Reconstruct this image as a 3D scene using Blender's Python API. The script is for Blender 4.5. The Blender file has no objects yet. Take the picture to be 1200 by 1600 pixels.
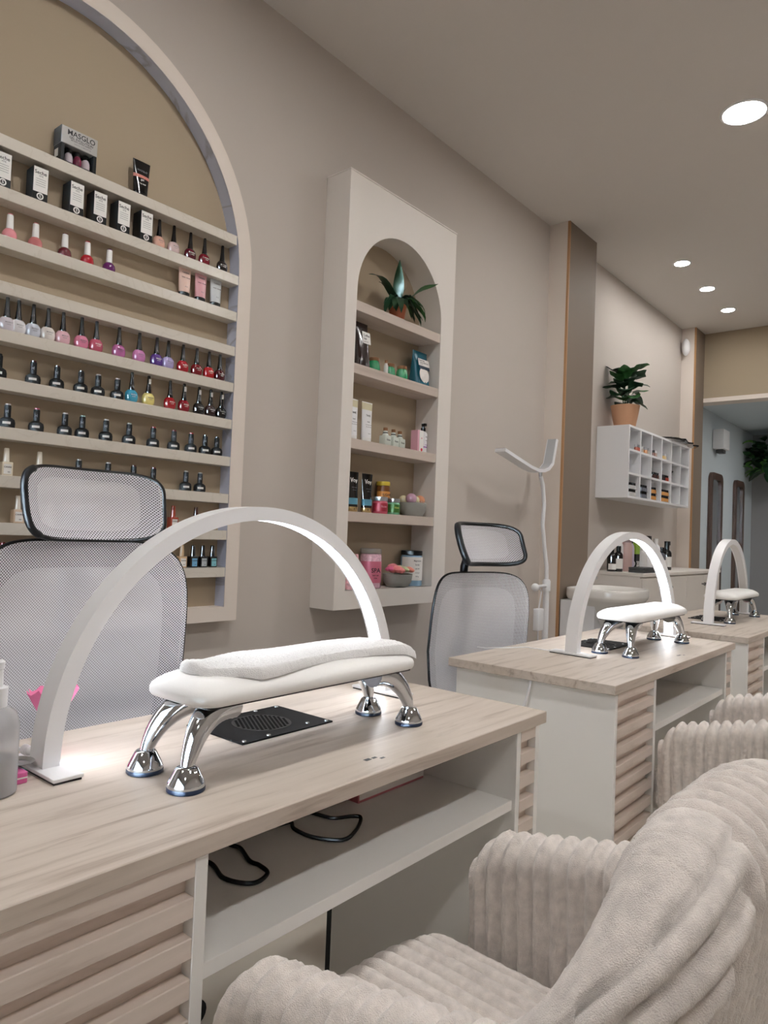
import bpy, bmesh, math, random
import numpy as np
from mathutils import Vector, Matrix
from mathutils.noise import noise as NOISE
random.seed(7)
SC = bpy.context.scene
COL = SC.collection
PI = math.pi

# ---------------------------------------------------------------- camera
def make_camera():
    yaw, pitch, roll, f = math.radians(39.8304), math.radians(1.7714), math.radians(2.2511), 1103.55
    fw = Vector((-math.sin(yaw)*math.cos(pitch), math.cos(yaw)*math.cos(pitch), math.sin(pitch)))
    r = Vector((math.cos(yaw), math.sin(yaw), 0)); u = r.cross(fw)
    r2 = math.cos(roll)*r + math.sin(roll)*u; u2 = -math.sin(roll)*r + math.cos(roll)*u
    cam = bpy.data.cameras.new('camera'); o = bpy.data.objects.new('camera', cam); COL.objects.link(o)
    m = Matrix((r2, u2, -fw)).transposed().to_4x4(); m.translation = Vector((1.85, 0, 1.118))
    o.matrix_world = m
    cam.sensor_fit = 'VERTICAL'; cam.sensor_height = 36.0; cam.lens = f/1600*36.0
    cam.clip_start = 0.02; cam.clip_end = 60
    SC.camera = o
make_camera()

# ---------------------------------------------------------------- world, daylight, exposure
W = bpy.data.worlds.new('sky'); SC.world = W; W.use_nodes = True
bg = W.node_tree.nodes['Background']; bg.inputs[0].default_value = (0.70, 0.83, 1.0, 1); bg.inputs[1].default_value = 36.0
WIN = (0.25, 3.35, 0.12, 2.70, -2.0)        # shopfront opening: x0 x1 z0 z1 y
pl = bpy.data.lights.new('window_daylight_portal', 'AREA'); pl.shape = 'RECTANGLE'; pl.size = WIN[1]-WIN[0]; pl.size_y = WIN[3]-WIN[2]
pl.cycles.is_portal = True
po = bpy.data.objects.new('window_daylight_portal', pl); COL.objects.link(po)
po.location = ((WIN[0]+WIN[1])/2, WIN[4]-0.05, (WIN[2]+WIN[3])/2); po.rotation_euler = (PI/2, 0, 0)
DOWNLIGHT = 88.0                            # emission of the ceiling downlights
LED = 6.5                                   # emission of the desk lamp strips
vs = SC.view_settings
vs.view_transform = 'Standard'; vs.look = 'None'; vs.gamma = 1.0; vs.use_curve_mapping = False
vs.exposure = 1.08
cy = SC.cycles
cy.use_denoising = True
cy.max_bounces = 10; cy.diffuse_bounces = 5; cy.glossy_bounces = 4; cy.transmission_bounces = 6; cy.transparent_max_bounces = 16
cy.caustics_reflective = False; cy.caustics_refractive = False; cy.sample_clamp_indirect = 6.0

# ---------------------------------------------------------------- materials
def lin(c):
    return tuple(((x/255)/12.92 if x/255 <= 0.04045 else ((x/255+0.055)/1.055)**2.4) for x in c)
MATS = {}
def mat(name, rgb, rough=0.5, metal=0.0, spec=0.5, trans=0.0, emit=0.0, bump=0.0, bscale=200.0, var=0.0, vscale=6.0, stretch=(1,1,1), coat=0.0, alpha=1.0, ior=1.45, sheen=0.0):
    """principled material; rgb is the surface's own sRGB colour, with optional noise relief and slight colour variation"""
    if name in MATS: return MATS[name]
    m = bpy.data.materials.new(name); m.use_nodes = True; nt = m.node_tree; n = nt.nodes; p = n['Principled BSDF']
    c = lin(rgb); p.inputs['Base Color'].default_value = (*c, 1)
    p.inputs['Roughness'].default_value = rough; p.inputs['Metallic'].default_value = metal
    p.inputs['Specular IOR Level'].default_value = spec; p.inputs['IOR'].default_value = ior
    p.inputs['Transmission Weight'].default_value = trans; p.inputs['Coat Weight'].default_value = coat
    p.inputs['Alpha'].default_value = alpha; p.inputs['Sheen Weight'].default_value = sheen
    if emit: p.inputs['Emission Color'].default_value = (*c, 1); p.inputs['Emission Strength'].default_value = emit
    if bump or var:
        tc = n.new('ShaderNodeTexCoord'); mp = n.new('ShaderNodeMapping'); mp.inputs['Scale'].default_value = stretch
        nt.links.new(tc.outputs['Object'], mp.inputs[0])
    if var:
        nz = n.new('ShaderNodeTexNoise'); nz.inputs['Scale'].default_value = vscale; nz.inputs['Detail'].default_value = 5
        nt.links.new(mp.outputs[0], nz.inputs['Vector'])
        rp = n.new('ShaderNodeMapRange'); rp.inputs['From Min'].default_value = 0.3; rp.inputs['From Max'].default_value = 0.7
        rp.inputs['To Min'].default_value = 1-var; rp.inputs['To Max'].default_value = 1+var
        nt.links.new(nz.outputs[0], rp.inputs[0])
        mx = n.new('ShaderNodeVectorMath'); mx.operation = 'SCALE'; mx.inputs[0].default_value = c
        nt.links.new(rp.outputs[0], mx.inputs['Scale']); nt.links.new(mx.outputs[0], p.inputs['Base Color'])
    if bump:
        nb = n.new('ShaderNodeTexNoise'); nb.inputs['Scale'].default_value = bscale; nb.inputs['Detail'].default_value = 3
        nt.links.new(mp.outputs[0], nb.inputs['Vector'])
        b = n.new('ShaderNodeBump'); b.inputs['Strength'].default_value = bump; b.inputs['Distance'].default_value = 0.002
        nt.links.new(nb.outputs[0], b.inputs['Height']); nt.links.new(b.outputs[0], p.inputs['Normal'])
    MATS[name] = m; return m

def wood(name, base, dark, axis=1, rough=0.42, scale=1.0, spec=0.4):
    """pale oak laminate with grain along one axis"""
    m = bpy.data.materials.new(name); m.use_nodes = True; nt = m.node_tree; n = nt.nodes; p = n['Principled BSDF']
    tc = n.new('ShaderNodeTexCoord'); mp = n.new('ShaderNodeMapping'); s = [26*scale]*3; s[axis] = 1.6*scale; mp.inputs['Scale'].default_value = s
    nt.links.new(tc.outputs['Object'], mp.inputs[0])
    a = n.new('ShaderNodeTexNoise'); a.inputs['Scale'].default_value = 1.0; a.inputs['Detail'].default_value = 7; a.inputs['Roughness'].default_value = 0.62; a.inputs['Distortion'].default_value = 0.6
    nt.links.new(mp.outputs[0], a.inputs['Vector'])
    r = n.new('ShaderNodeValToRGB'); e = r.color_ramp.elements
    e[0].position = 0.27; e[0].color = (*lin(dark), 1); e[1].position = 0.72; e[1].color = (*lin(base), 1)
    k = e.new(0.45); k.color = (*[0.25*x+0.75*y for x, y in zip(lin(dark), lin(base))], 1)
    nt.links.new(a.outputs[0], r.inputs[0])
    mp2 = n.new('ShaderNodeMapping'); s2 = [9*scale]*3; s2[axis] = 0.9*scale; mp2.inputs['Scale'].default_value = s2; mp2.inputs['Location'].default_value = (3.1, 1.7, 5.2)
    nt.links.new(tc.outputs['Object'], mp2.inputs[0])
    c2 = n.new('ShaderNodeTexNoise'); c2.inputs['Scale'].default_value = 1.0; c2.inputs['Detail'].default_value = 8; c2.inputs['Roughness'].default_value = 0.7
    nt.links.new(mp2.outputs[0], c2.inputs['Vector'])
    th = n.new('ShaderNodeMapRange'); th.inputs['From Min'].default_value = 0.62; th.inputs['From Max'].default_value = 0.72; th.inputs['To Max'].default_value = 0.5
    nt.links.new(c2.outputs[0], th.inputs[0])
    mx = n.new('ShaderNodeMix'); mx.data_type = 'RGBA'; mx.inputs['B'].default_value = (*[x*0.62 for x in lin(dark)], 1)
    nt.links.new(r.outputs[0], mx.inputs['A']); nt.links.new(th.outputs[0], mx.inputs['Factor'])
    nt.links.new(mx.outputs['Result'], p.inputs['Base Color'])
    p.inputs['Roughness'].default_value = rough; p.inputs['Specular IOR Level'].default_value = spec
    b = n.new('ShaderNodeBump'); b.inputs['Strength'].default_value = 0.12; b.inputs['Distance'].default_value = 0.001
    nt.links.new(a.outputs[0], b.inputs['Height']); nt.links.new(b.outputs[0], p.inputs['Normal'])
    MATS[name] = m; return m

def marble(name, base, vein, rough=0.25, scale=5.0, amount=0.7):
    m = bpy.data.materials.new(name); m.use_nodes = True; nt = m.node_tree; n = nt.nodes; p = n['Principled BSDF']
    tc = n.new('ShaderNodeTexCoord')
    a = n.new('ShaderNodeTexNoise'); a.inputs['Scale'].default_value = scale; a.inputs['Detail'].default_value = 6; a.inputs['Distortion'].default_value = 1.2
    nt.links.new(tc.outputs['Object'], a.inputs['Vector'])
    ab = n.new('ShaderNodeMath'); ab.operation = 'SUBTRACT'; ab.inputs[1].default_value = 0.5; nt.links.new(a.outputs[0], ab.inputs[0])
    aa = n.new('ShaderNodeMath'); aa.operation = 'ABSOLUTE'; nt.links.new(ab.outputs[0], aa.inputs[0])
    mr = n.new('ShaderNodeMapRange'); mr.inputs['From Max'].default_value = 0.02; mr.inputs['To Min'].default_value = amount; mr.inputs['To Max'].default_value = 0
    nt.links.new(aa.outputs[0], mr.inputs[0])
    mx = n.new('ShaderNodeMix'); mx.data_type = 'RGBA'; mx.inputs['A'].default_value = (*lin(base), 1); mx.inputs['B'].default_value = (*lin(vein), 1)
    nt.links.new(mr.outputs[0], mx.inputs['Factor']); nt.links.new(mx.outputs['Result'], p.inputs['Base Color'])
    p.inputs['Roughness'].default_value = rough
    MATS[name] = m; return m

def mesh_fabric(name, rgb, pitch=0.0044, thr=0.35):
    """woven chair mesh: staggered round holes cut through the cloth"""
    m = bpy.data.materials.new(name); m.use_nodes = True; nt = m.node_tree; n = nt.nodes; p = n['Principled BSDF']; out = n['Material Output']
    p.inputs['Base Color'].default_value = (*lin(rgb), 1); p.inputs['Roughness'].default_value = 0.75; p.inputs['Specular IOR Level'].default_value = 0.2
    tc = n.new('ShaderNodeTexCoord'); sp = n.new('ShaderNodeSeparateXYZ'); nt.links.new(tc.outputs['Object'], sp.inputs[0])
    def M(op, a, b=None):
        k = n.new('ShaderNodeMath'); k.operation = op
        for i, v in enumerate((a, b)):
            if v is None: continue
            if isinstance(v, (int, float)): k.inputs[i].default_value = v
            else: nt.links.new(v, k.inputs[i])
        return k.outputs[0]
    q = 2*PI/pitch
    c1 = M('COSINE', M('MULTIPLY', M('ADD', sp.outputs[1], sp.outputs[2]), q*0.7071))
    c2 = M('COSINE', M('MULTIPLY', M('SUBTRACT', sp.outputs[1], sp.outputs[2]), q*0.7071))
    hole = M('GREATER_THAN', M('ADD', c1, c2), thr)
    tr = n.new('ShaderNodeBsdfTransparent'); mx = n.new('ShaderNodeMixShader')
    nt.links.new(hole, mx.inputs[0]); nt.links.new(p.outputs[0], mx.inputs[1]); nt.links.new(tr.outputs[0], mx.inputs[2]); nt.links.new(mx.outputs[0], out.inputs[0])
    MATS[name] = m; return m

M = MATS
mat('wall', (196, 188, 181), 0.85, spec=0.25, bump=0.05, bscale=90)
mat('niche_back', (172, 157, 136), 0.8, spec=0.25)
mat('ceiling', (214, 209, 204), 0.9, spec=0.2)
mat('taupe', (132, 118, 105), 0.6, spec=0.3)
mat('bronze_edge', (176, 132, 92), 0.5)
mat('header_paint', (168, 154, 133), 0.85, spec=0.2)
mat('backroom_wall', (196, 206, 212), 0.7, spec=0.3)
mat('backroom_end', (150, 150, 152), 0.8)
mat('floor', (206, 200, 190), 0.35, var=0.05, vscale=3, spec=0.4)
mat('frame_cream', (224, 214, 205), 0.6, spec=0.35)
mat('cabinet_white', (226, 220, 214), 0.5, spec=0.4)
marble('shelf_stone', (214, 208, 198), (196, 188, 174), 0.22, 7, 0.35)
marble('reveal_marble', (206, 214, 238), (150, 154, 168), 0.3, 2.2, 0.6)
wood('oak_top', (216, 205, 194), (166, 150, 136), 1, rough=0.46, spec=0.32, scale=1.7)
wood('oak_slat', (232, 220, 211), (206, 191, 180), 1, rough=0.5, scale=1.6)
wood('oak_shelf', (203, 190, 180), (176, 160, 148), 1, rough=0.5)
mat('desk_white', (244, 244, 242), 0.4, spec=0.4)
mat('chrome', (205, 208, 212), 0.06, metal=1)
mat('dark_chrome', (150, 150, 155), 0.15, metal=1)
mat('steel', (190, 190, 190), 0.3, metal=1)
mat('white_gloss', (240, 240, 240), 0.25)
mat('white_satin', (232, 233, 236), 0.4)
mat('lamp_white', (245, 246, 249), 0.38)
mat('white_leather', (247, 247, 246), 0.42, bump=0.1, bscale=900)
mat('black_plastic', (12, 12, 13), 0.45, spec=0.3)
mat('black_gloss', (10, 10, 12), 0.12, coat=0.4)
mat('black_matte', (13, 13, 14), 0.62, spec=0.25)
mat('dark_grey', (60, 60, 60), 0.5)
mat('rubber_blue', (28, 44, 70), 0.4)
mat('rubber_black', (16, 16, 17), 0.6)
mat('towel', (250, 250, 251), 0.95, spec=0.1, bump=0.9, bscale=700, sheen=0.3)
mat('plush', (240, 232, 226), 0.95, spec=0.1, bump=1.0, bscale=750, var=0.12, vscale=60, sheen=0.5)
mesh_fabric('chair_mesh', (226, 226, 232), thr=0.55)
mat('chair_inner', (212, 211, 217), 0.8, alpha=0.5, spec=0.1)
mat('frame_band', (26, 26, 30), 0.6)
mat('glass', (240, 248, 245), 0.03, trans=1.0, spec=0.5)
mat('clear_plastic', (236, 238, 240), 0.15, trans=0.85, ior=1.2)
mat('pink_plastic', (236, 60, 140), 0.25)
mat('pink_bristle', (230, 130, 172), 0.8)
mat('ceramic', (232, 230, 226), 0.2)
mat('terracotta', (190, 110, 80), 0.75, var=0.08, vscale=30)
mat('tan_pot', (205, 158, 124), 0.7, bump=0.2, bscale=120, stretch=(0.1, 0.1, 6))
mat('leaf_dark', (28, 56, 34), 0.4, var=0.3, vscale=40)
mat('leaf_mid', (52, 98, 52), 0.4, var=0.3, vscale=40)
mat('leaf_light', (98, 150, 70), 0.5, var=0.25, vscale=40)
mat('soil', (50, 38, 30), 0.95)
mat('cork', (140, 100, 70), 0.9, bump=0.4, bscale=300)
mat('grey_bowl', (158, 158, 152), 0.7, var=0.08, vscale=25)
mat('mirror_frame', (74, 54, 44), 0.45, var=0.4, vscale=14, stretch=(1, 1, 0.15))
mat('mirror', (225, 230, 232), 0.03, metal=1)
mat('ink', (34, 34, 38), 0.6)
mat('ink_grey', (120, 120, 124), 0.6)
mat('paper', (236, 235, 232), 0.6)
mat('led', (246, 249, 255), 0.4, emit=LED)
mat('led_off', (225, 225, 226), 0.4)
mat('downlight', (255, 252, 249), 0.4, emit=DOWNLIGHT)
def gloss(rgb, rough=0.12):
    return mat('gloss_%d_%d_%d' % rgb, rgb, rough, coat=0.3)
def satin(rgb, rough=0.45):
    return mat('satin_%d_%d_%d' % rgb, rgb, rough)

# ---------------------------------------------------------------- mesh builder
class MB:
    def __init__(s): s.v = []; s.f = []
    def add(s, vs, fs):
        b = len(s.v); s.v += [tuple(map(float, p)) for p in vs]; s.f += [tuple(i+b for i in f) for f in fs]; return s
    def box(s, x0, y0, z0, x1, y1, z1, bev=0.0, seg=1):
        if x1 < x0: x0, x1 = x1, x0
        if y1 < y0: y0, y1 = y1, y0
        if z1 < z0: z0, z1 = z1, z0
        if not bev:
            return s.add([(x0,y0,z0),(x1,y0,z0),(x1,y1,z0),(x0,y1,z0),(x0,y0,z1),(x1,y0,z1),(x1,y1,z1),(x0,y1,z1)],
                         [(0,3,2,1),(4,5,6,7),(0,1,5,4),(1,2,6,5),(2,3,7,6),(3,0,4,7)])
        bm = bmesh.new(); bmesh.ops.create_cube(bm, size=1)
        for v in bm.verts: v.co = Vector(((x0+x1)/2+v.co.x*(x1-x0), (y0+y1)/2+v.co.y*(y1-y0), (z0+z1)/2+v.co.z*(z1-z0)))
        bmesh.ops.bevel(bm, geom=bm.edges[:], offset=bev, segments=seg, affect='EDGES', profile=0.5)
        bm.verts.index_update()
        s.add([v.co[:] for v in bm.verts], [[v.index for v in f.verts] for f in bm.faces]); bm.free(); return s
    def lathe(s, prof, c=(0,0,0), seg=20, sx=1, sy=1, a0=0.0, a1=2*PI, cap=True, axis='z'):
        full = abs(a1-a0-2*PI) < 1e-6; n = seg if full else seg+1; vs = []; fs = []
        for r, z in prof:
            for k in range(n):
                a = a0+(a1-a0)*k/seg; p = (r*sx*math.cos(a), r*sy*math.sin(a), z)
                if axis == 'x': p = (p[2], p[0], p[1])
                if axis == 'y': p = (p[0], p[2], p[1])
                vs.append((c[0]+p[0], c[1]+p[1], c[2]+p[2]))
        for i in range(len(prof)-1):
            for k in range(seg):
                k2 = (k+1) % n if full else k+1
                fs.append((i*n+k, i*n+k2, (i+1)*n+k2, (i+1)*n+k))
        if full and cap:
            if prof[0][0] > 1e-6: fs.append(tuple(range(n-1, -1, -1)))
            if prof[-1][0] > 1e-6: fs.append(tuple((len(prof)-1)*n+k for k in range(n)))
        return s.add(vs, fs)
    def cyl(s, c, r, h, seg=16, r2=None, axis='z'):
        return s.lathe([(r, 0), (r if r2 is None else r2, h)], c, seg, axis=axis)
    def tube(s, pts, r, seg=8, closed=False, flat=1.0):
        P = [Vector(p) for p in pts]; n = len(P); R = r if hasattr(r, '__len__') else [r]*n; vs = []; fs = []; up = None
        for i in range(n):
            t = (P[(i+1) % n]-P[i-1]) if closed else (P[min(i+1, n-1)]-P[max(i-1, 0)])
            t.normalize()
            if up is None:
                up = Vector((0,0,1)) if abs(t.z) < 0.9 else Vector((1,0,0))
            up = (up-t*up.dot(t)).normalized(); b = t.cross(up)
            for k in range(seg):
                a = 2*PI*k/seg; vs.append(P[i]+R[i]*(math.cos(a)*up+math.sin(a)*b*flat))
        m = n if closed else n-1
        for i in range(m):
            j = (i+1) % n
            for k in range(seg): fs.append((i*seg+k, i*seg+(k+1) % seg, j*seg+(k+1) % seg, j*seg+k))
        if not closed: fs.append(tuple(range(seg-1, -1, -1))); fs.append(tuple((n-1)*seg+k for k in range(seg)))
        return s.add(vs, fs)
    def grid(s, fn, nu, nv, cu=False):
        vs = [fn(i/(nu if cu else nu-1), j/(nv-1)) for j in range(nv) for i in range(nu)]; fs = []
        for j in range(nv-1):
            for i in range(nu if cu else nu-1):
                i2 = (i+1) % nu; fs.append((j*nu+i, j*nu+i2, (j+1)*nu+i2, (j+1)*nu+i))
        return s.add(vs, fs)
    def prism(s, outline, a, b, axis='x'):
        n = len(outline)
        def q(p, d): return (d, p[0], p[1]) if axis == 'x' else ((p[0], d, p[1]) if axis == 'y' else (p[0], p[1], d))
        vs = [q(p, a) for p in outline]+[q(p, b) for p in outline]
        fs = [tuple(range(n-1, -1, -1)), tuple(range(n, 2*n))]+[(i, (i+1) % n, n+(i+1) % n, n+i) for i in range(n)]
        return s.add(vs, fs)
    def ball(s, c, r, seg=14, rings=8, sx=1, sy=1, sz=1):
        pr = [(max(r*math.sin(PI*i/rings), 0 if i in (0, rings) else 1e-5), -r*math.cos(PI*i/rings)*sz) for i in range(rings+1)]
        pr[0] = (1e-5, pr[0][1]); pr[-1] = (1e-5, pr[-1][1])
        return s.lathe(pr, c, seg, sx, sy)
    def mesh(s, name, angle=38, smooth=True):
        me = bpy.data.meshes.new(name); me.from_pydata(s.v, [], s.f); me.validate()
        bm = bmesh.new(); bm.from_mesh(me); bmesh.ops.recalc_face_normals(bm, faces=bm.faces); bm.to_mesh(me); bm.free()
        if smooth:
            me.polygons.foreach_set('use_smooth', [True]*len(me.polygons)); me.set_sharp_from_angle(angle=math.radians(angle))
        return me
    def obj(s, name, m, parent=None, loc=None, angle=38, world=True):
        """link as ONE mesh object; verts are world coordinates (moved into the parent's frame) unless world=False"""
        if parent is not None and world:
            L = parent.location; s.v = [(p[0]-L[0], p[1]-L[1], p[2]-L[2]) for p in s.v]
        elif parent is None and loc is not None and world:
            s.v = [(p[0]-loc[0], p[1]-loc[1], p[2]-loc[2]) for p in s.v]
        o = bpy.data.objects.new(name, s.mesh(name, angle)); COL.objects.link(o)
        o.data.materials.append(m if not isinstance(m, str) else M[m])
        if parent is not None: o.parent = parent
        elif loc is not None: o.location = loc
        return o
def tag(o, label, cat, group=None):
    o['label'] = label; o['category'] = cat
    if group: o['group'] = group
    return o
def thing(name, label, cat, loc=(0,0,0), rotz=0.0, group=None):
    o = bpy.data.objects.new(name, None); COL.objects.link(o); o.empty_display_size = 0.02
    o.location = loc; o.rotation_euler = (0, 0, rotz); tag(o, label, cat, group); return o
def struct(o): o['kind'] = 'structure'; return o
def inst(name, me, m, parent, loc=(0,0,0), rot=(0,0,0), scale=(1,1,1)):
    """object sharing mesh data, its own material on the object slot"""
    o = bpy.data.objects.new(name, me); COL.objects.link(o)
    if not me.materials: me.materials.append(None)
    o.material_slots[0].link = 'OBJECT'; o.material_slots[0].material = m if not isinstance(m, str) else M[m]
    o.location = loc; o.rotation_euler = rot; o.scale = scale; o.parent = parent; return o
def dup(root, loc, rotz, label, group=None):
    r = root.copy(); COL.objects.link(r); r.location = loc; r.rotation_euler = (0, 0, rotz); r['label'] = label
    if group: r['group'] = group
    for ch in root.children:
        c = ch.copy(); COL.objects.link(c); c.parent = r
        for g in ch.children:
            d = g.copy(); COL.objects.link(d); d.parent = c
    return r
TXT = {}
def text(name, body, size, m, parent, loc, rot=(PI/2, 0, PI/2), align='CENTER', sx=1.0):
    """flat lettering mesh, facing +x by default"""
    key = (body, align)
    if key not in TXT:
        cu = bpy.data.curves.new('lettering', 'FONT'); cu.body = body; cu.size = 1; cu.align_x = align; cu.align_y = 'CENTER'; cu.extrude = 0.004; cu.resolution_u = 3; cu.offset = 0.012
        t = bpy.data.objects.new('lettering', cu); COL.objects.link(t)
        dg = bpy.context.evaluated_depsgraph_get(); TXT[key] = bpy.data.meshes.new_from_object(t.evaluated_get(dg)); TXT[key].materials.clear()
        bpy.data.objects.remove(t)
    return inst(name, TXT[key], m, parent, loc, rot, (size*sx, size, size))
def arc(cy_, cz_, r, a0, a1, n): return [(cy_+r*math.cos(a0+(a1-a0)*i/n), cz_+r*math.sin(a0+(a1-a0)*i/n)) for i in range(n+1)]
ORD = ['', 'first', 'second', 'third', 'fourth', 'fifth', 'sixth', 'seventh', 'eighth', 'ninth', 'tenth', 'eleventh', 'twelfth', 'thirteenth', 'fourteenth', 'fifteenth']

# ================================================================= SETTING
CEIL = 2.893; RX = 3.6; Y0 = -2.0; YH = 6.19; YE = 8.45; ZH = 2.35
struct(MB().box(-0.2, Y0-0.2, -0.1, RX+0.2, YE+0.2, 0).obj('floor', 'floor'))
struct(MB().box(-0.2, Y0-0.2, CEIL, RX+0.2, YH+0.14, CEIL+0.15).obj('ceiling', 'ceiling'))
struct(MB().box(-0.2, Y0-0.2, 0, 0, YH+0.02, CEIL).obj('wall_left', 'wall'))
struct(MB().box(RX, Y0-0.2, 0, RX+0.2, YE+0.2, CEIL).obj('wall_right', 'wall'))
wf = MB(); wf.box(0, Y0-0.2, 0, WIN[0], Y0, CEIL); wf.box(WIN[1], Y0-0.2, 0, RX, Y0, CEIL); wf.box(WIN[0], Y0-0.2, 0, WIN[1], Y0, WIN[2]); wf.box(WIN[0], Y0-0.2, WIN[3], WIN[1], Y0, CEIL)
struct(wf.obj('wall_front', 'wall'))
w1 = struct(MB().box(WIN[0], Y0-0.115, WIN[2], WIN[1], Y0-0.11, WIN[3]).obj('window_1', 'glass', loc=(WIN[0], Y0, WIN[2])))
fr = MB()
for x in (WIN[0], (WIN[0]+WIN[1])/2-0.03, WIN[1]-0.06): fr.box(x, Y0-0.14, WIN[2], x+0.06, Y0-0.08, WIN[3])
fr.box(WIN[0], Y0-0.14, WIN[2], WIN[1], Y0-0.08, WIN[2]+0.06); fr.box(WIN[0], Y0-0.14, WIN[3]-0.06, WIN[1], Y0-0.08, WIN[3])
fr.obj('window_frame', 'white_satin', w1)
hd = struct(MB().box(0.0, YH, ZH, RX, YH+0.14, CEIL).obj('wall_back', 'header_paint'))
struct(MB().box(0.0, YH-0.006, ZH-0.035, RX, YH+0.146, ZH).obj('trim_1', 'frame_cream'))
struct(MB().box(-0.2, YH+0.02, 0, 0.0, YE+0.2, ZH).obj('wall_back_room_left', 'backroom_wall'))
struct(MB().box(0, YE, 0, RX, YE+0.2, ZH).obj('wall_back_room_end', 'backroom_end'))
struct(MB().box(-0.2, YH+0.14, ZH, RX+0.2, YE+0.2, ZH+0.1).obj('ceiling_back_room', 'backroom_wall'))
# pillars against the left wall, each with a taupe panel and bronze edge strip
for k, (ya, yb, xe) in enumerate(((3.586, 3.949, 0.12), (5.95, YH, 0.112))):
    p = struct(MB().box(0, ya, 0, xe-0.012, yb, CEIL).obj('wall_pillar_%s' % ('near', 'far')[k], 'frame_cream', loc=(0, ya, 0)))
    MB().box(xe-0.012, ya+0.012, 0, xe, yb, CEIL).obj('panel', 'taupe', p)
    MB().box(xe-0.012, ya, 0, xe+0.001, ya+0.012, CEIL).obj('edge_strip', 'bronze_edge', p)
struct(MB().box(0, 2.62, 0.0, 0.012, 3.586, 0.07).obj('baseboard_left', 'white_satin'))

# ceiling downlights (the room's own lamps; some stand outside the view)
def downlight(x, y, r, label, z=CEIL):
    t = thing('ceiling_downlight', label, 'downlight', (x, y, z), group='recessed ceiling downlights')
    MB().lathe([(r+0.012, 0), (r+0.012, -0.003), (r+0.002, -0.006), (r, -0.004), (r, 0.0)], seg=32, cap=False).obj('trim_ring', 'white_satin', t, world=False)
    MB().cyl((0, 0, -0.004), r, 0.003, 32).obj('diffuser', 'downlight', t, world=False)
downlight(1.118, 3.069, 0.079, 'large round recessed downlight, nearest one in view on the ceiling')
for y, w in ((4.532, 'first'), (5.081, 'middle'), (5.624, 'farthest')):
    downlight(0.43, y, 0.043, '%s of the three small recessed downlights near the far left wall' % w)
for x, y, w in ((1.118, 1.0, 'above the nearest desk'), (1.118, -0.9, 'behind the camera on the desk side'), (2.6, -0.9, 'behind the camera on the aisle side'), (2.6, 1.0, 'above the aisle right of the camera'), (2.6, 3.069, 'above the aisle level with the middle desks'), (2.0, 4.9, 'above the aisle near the far end')):
    downlight(x, y, 0.079, 'large round recessed downlight outside the view, %s' % w)
downlight(1.3, 7.2, 0.085, 'recessed downlight of the low back room ceiling, outside the view', ZH)

# ================================================================= ARCHED POLISH NICHE
NX = 0.05; NY1 = 1.393; NC = 0.8395; NR = NY1-NC; NY0 = NC-NR; NZC = 1.925; BW = 0.05; NZ0 = 0.868; NZB = 0.826
SHZ = [2.043, 1.918, 1.802, 1.691, 1.576, 1.459, 1.341, 1.224, 1.109, 0.993]
t = thing('display_niche', 'tall arched wall display with cream border and ten pale stone shelves of polish', 'display shelf', (0, NC, NZB))
n = 40; vs = []; ft = MB()
inner = [(NY1, NZ0)]+arc(NC, NZC, NR, 0, PI, n)+[(NY0, NZ0)]
outer = [(NY1+BW, NZB)]+arc(NC, NZC, NR+BW, 0, PI, n)+[(NY0-BW, NZB)]
k = len(inner)
V = [(x, *p) for x in (0.0, NX) for L in (inner, outer) for p in L]; F = []
for i in range(k):
    j = (i+1) % k
    F.append((2*k+i, 2*k+j, 3*k+j, 3*k+i)); F.append((k+i, k+j, 3*k+j, 3*k+i))
ft.add(V, F).obj('border', 'frame_cream', t)
MB().add([(x, *p) for x in (0.002, NX-0.001) for p in inner], [(i, i+1, k+i+1, k+i) for i in range(k-1)]).obj('reveal', 'reveal_marble', t)
MB().box(0.002, NY0, NZ0-0.001, NX-0.001, NY1, NZ0+0.002).obj('sill', 'frame_cream', t)
MB().prism(inner, 0.0, 0.002).obj('back_panel', 'niche_back', t)
for z in SHZ:
    hw = NR if z < NZC else math.sqrt(NR**2-(z-NZC)**2)
    MB().box(0.002, NC-hw+0.001, z-0.03, NX, NC+hw-0.001, z, 0.0012).obj('shelf', 'shelf_stone', t)

# polish bottle templates (local frame, base at z=0, front faces +x)
def T(mb, angle=40): return mb.mesh('bottle_piece', angle)
tall_body = T(MB().lathe([(0.008, 0), (0.0135, 0.001), (0.0182, 0.008), (0.0192, 0.017), (0.0178, 0.027), (0.0130, 0.034), (0.0085, 0.036)], seg=24, sx=0.72))
tall_cap = T(MB().lathe([(0.0084, 0.035), (0.0084, 0.038), (0.0070, 0.048), (0.0053, 0.064), (0.0044, 0.083), (0.0040, 0.086)], seg=14))
rnd_body = T(MB().lathe([(0.012, 0), (0.0165, 0.002), (0.0172, 0.010), (0.016, 0.018), (0.0115, 0.025), (0.008, 0.027)], seg=20))
rnd_cap = T(MB().lathe([(0.0082, 0.027), (0.0085, 0.029), (0.0075, 0.060), (0.0068, 0.062)], seg=14))
rnd_tip = T(MB().cyl((0, 0, 0.062), 0.0062, 0.0025, 12))
gel_body = T(MB().lathe([(0.0155, 0), (0.0178, 0.002), (0.0182, 0.014), (0.0165, 0.021), (0.0105, 0.0255), (0.0075, 0.0265)], seg=20))
gel_cap = T(MB().lathe([(0.0078, 0.0265), (0.0078, 0.055), (0.0070, 0.0565)], seg=14))
gel_tip = T(MB().cyl((0, 0, 0.0565), 0.0064, 0.0035, 12))
gel_label = T(MB().lathe([(0.0185, 0.0085), (0.0184, 0.0145)], seg=8, a0=-0.95, a1=0.05, cap=False))
sq_body = T(MB().box(-0.011, -0.013, 0, 0.011, 0.013, 0.034, 0.002, 2))
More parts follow.
